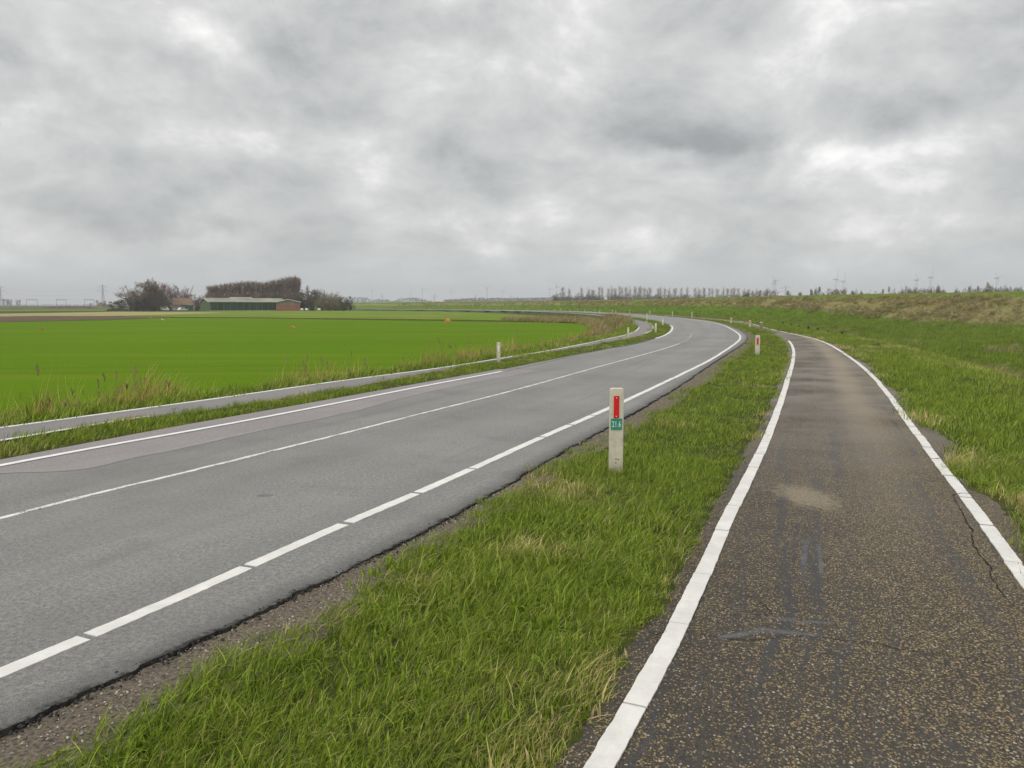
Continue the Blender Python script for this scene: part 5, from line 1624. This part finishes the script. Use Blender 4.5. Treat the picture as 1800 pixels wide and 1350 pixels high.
m_turb = mottled('turbine white', (.36, .375, .385), (.42, .435, .445), .1, .5, .02, .3)


def turbine_meshes():
    t_ = MB(); t_.tube((0, 0, 0), (0, 0, .98), .026, .015, 14)
    n_ = MB(); n_.prism([(-.022, .975), (.022, .975), (.024, 1.0), (.018, 1.022), (-.018, 1.022), (-.024, 1.0)], -.045, .085)
    h_ = MB(); h_.ball((0, -.06, 1.0), .020, .026, .020, 10, 6)
    b_ = MB()
    st_ = [(0, .011, .011), (.04, .020, .008), (.11, .017, .006), (.23, .010, .004), (.34, .003, .002)]
    vs = []
    for zz, ch, tk in st_:
        vs += [(-ch * .35, -tk, zz), (ch * .65, 0, zz), (-ch * .35, tk, zz)]
    fs = [(3 * i + j, 3 * i + (j + 1) % 3, 3 * i + 3 + (j + 1) % 3, 3 * i + 3 + j) for i in range(4) for j in range(3)] + [(12, 13, 14)]
    b_.add(vs, fs)
    return t_.mesh('tower', True), n_.mesh('nacelle'), h_.mesh('hub', True), b_.mesh('blade')


TB = turbine_meshes()
for m_ in TB:
    m_.materials.append(m_turb)


def turbine(u, vh, phase, yaw, label, hub=85.0):
    Y_ = (hub - HC + FIELD_Z) / ((HY - vh) / F)
    x, y, _ = atd(u, Y_)
    o = empty('wind_turbine', (x, y, FIELD_Z), yaw); tag(o, label, 'wind turbine', 'wind turbines on the horizon')
    for nm, q in zip(('tower', 'nacelle', 'hub'), TB[:3]):
        link(nm, q, None, o)
    for k_ in range(3):
        b = link('blade', TB[3], None, o, (0, -.06, 1.0)); b.rotation_euler = (0, math.radians(phase + 120 * k_), 0)
    o.scale = (hub, hub, hub)


for u, v_, ph, yw, l in ((655, 510.7, -50, .5, 'faint turbine just right of the farm hedge, leftmost of all'), (722, 513.7, -35, .5, 'small faint turbine left of a taller one above the long dike'), (743, 508.6, -48, .5, 'taller faint turbine right beside a smaller one above the long dike'),
                         (793.5, 512, -6, .4, 'faint turbine alone left of the distant wood'), (856.4, 507, -55, .5, 'white turbine above the left part of the distant wood'), (884, 511, -88, .3, 'small turbine with level blade above the distant wood'),
                         (966, 509, -30, .5, 'smaller turbine of the pair left of the poplar row'), (978, 504, -5, .4, 'taller turbine of the pair left of the poplar row'), (1361, 494.6, 78, .5, 'turbine above the grey trees where the poplar row ends'),
                         (1358, 499, -20, .6, 'turbine half hidden behind another one above the grey trees'), (1467.6, 491.7, -4, .9, 'taller turbine of the close pair above the dike bushes'), (1480.6, 494.8, -4, .9, 'shorter turbine of the close pair above the dike bushes'),
                         (1608.6, 493, 75, .7, 'lower turbine behind the open grey tree, left of the tallest right turbine'), (1633, 488, -3, .9, 'tallest turbine behind the trees on the far right part of the dike'), (1749, 489.5, 65, .6, 'rightmost turbine, between two round trees')):
    turbine(u, v_, ph, yw, l)

# ------------------------------------------------------------------ trees behind the dike and on the horizon
pop = [(989, 505.5), (1001, 508), (1022, 506), (1034, 507), (1042, 509.5), (1053, 505), (1058, 506), (1069, 507), (1075, 505.5), (1081, 507), (1089, 504), (1093, 506), (1100, 505), (1107, 506), (1116, 504), (1123, 506), (1126, 504), (1132, 506), (1138, 507), (1142, 506), (1157, 507), (1161, 506), (1168, 507), (1176, 507), (1186, 507), (1197, 506.5), (1207, 505.5), (1221, 506.5), (1228, 507), (1237, 506), (1246, 507), (1252, 507), (1260, 508), (1271, 506.5), (1278, 507), (1285, 508), (1290, 507), (1297, 507), (1307, 508), (1315, 509)]
for i, (u, vt) in enumerate(pop):
    tree_px('poplar_tree', 'poplar', 1 + i % 5, u, vt, 7.0 if i % 4 else 9, 1050 + R.uniform(-25, 25), m_tw_hazed, 'bare poplar paled by haze in the long row beyond the dike', 'tree', 'row of poplars beyond the dike', dens=.9)
for i, u in enumerate(np.arange(984, 1330, 12.5)):
    tree_px('bush', 'bush', 3 + i % 6, float(u) + R.uniform(-4, 4), R.uniform(517, 520.5), 20, 880, m_tw_dark, 'dark bush at the foot of the poplar row beyond the dike', 'bush', 'bushes below the poplar row')
for u, vt, wp_, hb, s, m, l in (
        (1328, 511.5, 22, 'leafy', 1, m_tw_grey, 'grey bush where the poplar row ends'), (1345, 510.5, 24, 'leafy', 2, m_tw_grey, 'grey bush left of the taller grey tree on the dike'), (1359, 507.5, 18, 'round', 5, m_tw_grey, 'taller grey tree below the overlapping turbines'),
        (1312, 516, 20, 'leafy', 6, m_lf_green, 'low green bush under the end of the poplar row'), (1384, 514.5, 22, 'leafy', 5, m_lf_green, 'low green bush right of the dark pylon'), (1404, 515, 18, 'leafy', 2, m_lf_green, 'second low green bush right of the dark pylon'),
        (1429, 509.5, 14, 'leafy', 1, m_tw_dark, 'dark brown bush against the round green tree'), (1439, 508, 18, 'leafy', 5, m_lf_green, 'round green tree left of the close turbine pair'),
        (1462, 511, 24, 'leafy', 6, m_tw_brown, 'broad brown bush below the close turbine pair, left half'), (1477, 509.5, 24, 'leafy', 1, m_tw_brown, 'broad brown bush below the close turbine pair, right half'), (1498, 512.5, 16, 'leafy', 1, m_lf_green, 'small dark bush right of the broad brown bushes'),
        (1525, 511, 12, 'round', 2, m_tw_purple, 'small purplish tree standing alone on the dike line'), (1514, 514, 16, 'leafy', 2, m_lf_green, 'low bush left of the small purplish tree'), (1549, 512, 18, 'leafy', 5, m_lf_green, 'low dark bush right of the small purplish tree'),
        (1562, 508, 16, 'leafy', 5, m_tw_purple, 'purplish bush left of the open grey tree'), (1586, 502.5, 15, 'round', 4, m_tw_grey, 'open grey tree, first of the group under the right turbines'), (1602, 504, 17, 'round', 7, m_tw_purple, 'purplish tree, second of the group under the right turbines'),
        (1620, 505.5, 15, 'round', 5, m_tw_grey, 'low grey tree, third of the group under the right turbines'), (1635, 502.8, 11, 'round', 8, m_tw_purple, 'narrow purplish tree under the tallest right turbine'), (1648, 504, 15, 'leafy', 2, m_lf_rust, 'rusty brown tree right of the narrow purplish one'), (1656, 504.5, 8, 'round', 2, m_tw_purple, 'thin tree ending the group under the right turbines'),
        (1610, 512, 40, 'leafy', 6, m_tw_dark, 'dark undergrowth below the group of trees under the right turbines'), (1645, 511, 30, 'leafy', 1, m_tw_dark, 'dark undergrowth below the rusty tree'), (1680, 510.5, 22, 'leafy', 2, m_lf_green, 'low dark hedge bush in the gap between the tree groups'),
        (1701, 501, 16, 'round', 11, m_tw_purple, 'purplish tree starting the rightmost group'), (1703, 508, 20, 'leafy', 5, m_tw_dark, 'dark bush below the tree starting the rightmost group'), (1717, 507, 16, 'leafy', 5, m_tw_dark, 'dark bush in the middle of the rightmost group'), (1734, 501, 20, 'leafy', 5, m_tw_olive, 'olive domed tree left of the rightmost turbine'), (1733, 507, 30, 'leafy', 6, m_tw_dark, 'dark hedge below the olive domed tree'),
        (1751, 507.5, 14, 'leafy', 1, m_tw_dark, 'dark bush below the rightmost turbine'), (1767, 501.5, 16, 'round', 13, m_tw_purple, 'purplish tree right of the rightmost turbine'), (1768, 508, 18, 'leafy', 6, m_tw_dark, 'dark bush below the purplish tree at the right'), (1786, 504.5, 14, 'round', 12, m_tw_grey, 'pale tree close to the right edge of the picture'), (1790, 508, 24, 'leafy', 2, m_tw_dark, 'dark bush at the right edge of the picture')):
    tree_px('bush' if hb != 'round' else 'bare_tree', hb, s, u, vt, wp_, 470 + R.uniform(-20, 30), m, l, 'bush' if hb != 'round' else 'tree', dens=1.5 if hb != 'leafy' else 1.0)

for u, vt, wp_ in ((12, 526, 12), (18, 527, 10), (32, 527.5, 9), (160, 533, 12), (172, 528, 12), (184, 529, 14)):
    tree_px('distant_tree', 'leafy', 1 if u < 100 else 2, u, vt, wp_, 1250, m_tw_grey, 'faint grey tree behind the railway embankment', 'tree', 'faint trees behind the railway', dens=.8)
rh = empty('red_roofed_house', (*atd(177, 1100)[:2], FIELD_Z), .3); tag(rh, 'tiny far house with red roof at the foot of the lattice pylon', 'house')
gable_wall('wall', 9, 3, 7, 0, 10, m_brick, rh); roof(9, 3, 7, 0, 10, mottled('red tiles', (.2, .06, .03), (.28, .09, .05), 1, .8), rh)

# far woods: one mass nobody could count
m_wood_far = twig_mat('far wood', (.045, .048, .045), (.085, .085, .078))
mb = MB(); rr = random.Random(12)


def crown_cloud(x, y, z0_, h, wd, n_):
    for _ in range(n_):
        a = rr.uniform(0, 6.28); t_ = rr.random(); r = wd / 2 * math.sqrt(rr.random()) * (1 - .6 * t_ * t_)
        c_ = Vector((x + r * math.cos(a), y + r * math.sin(a), z0_ + h * t_)); s_ = rr.uniform(.8, 1.9)
        a_, b_ = Vector((rr.gauss(0, 1), rr.gauss(0, .5), rr.gauss(0, 1))).normalized() * s_, Vector((rr.gauss(0, 1), rr.gauss(0, .5), rr.gauss(0, 1))).normalized() * s_
        mb.add([c_ - a_, c_ + b_, c_ + a_, c_ - b_], [(0, 1, 2, 3)])


for u in np.arange(782, 1010, 1.6):
    vt = np.interp(u, [782, 800, 830, 860, 900, 950, 1000], [527.5, 526, 524.5, 524, 524.2, 523.5, 522.5]) + rr.uniform(-.9, .7)
    x, y, _ = atd(u, 2100 + rr.uniform(-60, 60)); crown_cloud(x, y, FIELD_Z, zat(vt, y) - FIELD_Z, rr.uniform(9, 15), 60)
for u in np.arange(618, 760, 1.9):
    vt = np.interp(u, [618, 645, 652, 663, 680, 690, 705, 735, 742, 760], [523, 523.5, 528, 526.5, 527, 530, 524, 524, 527, 529.5]) + rr.uniform(-1.2, .8)
    x, y, _ = atd(u, 2300 + rr.uniform(-60, 60)); crown_cloud(x, y, FIELD_Z, zat(vt, y) - FIELD_Z, rr.uniform(7, 11), 45)
for u in np.arange(-40, 230, 3.0):
    vt = 535.5 + rr.uniform(-1.2, 1.0)
    x, y, _ = atd(u, 2600 + rr.uniform(-60, 60)); crown_cloud(x, y, FIELD_Z, max(2.5, zat(vt, y) - FIELD_Z), rr.uniform(9, 14), 16)
for u in np.arange(1020, 1860, 3.2):
    vt = 531 + rr.uniform(-1.5, 1.5)
    x, y, _ = atd(u, 2400 + rr.uniform(-60, 60)); crown_cloud(x, y, FIELD_Z, max(3, zat(vt, y) - FIELD_Z), rr.uniform(9, 14), 14)
tag(mb.build('distant_wood', m_wood_far), kind='stuff')

# ------------------------------------------------------------------ the air
mb = MB(); mb.box((-6500, -400, -4.0), (6500, 6500, 150))
hm = bpy.data.materials.new('haze'); hm.use_nodes = True
t = NT(hm.node_tree)
pv = t.n('ShaderNodeVolumePrincipled', None, Color=(.91, .925, .94, 1), Density=.00026)
t.n('ShaderNodeOutputMaterial', None, Volume=pv)
tag(mb.build('haze', hm), kind='stuff')
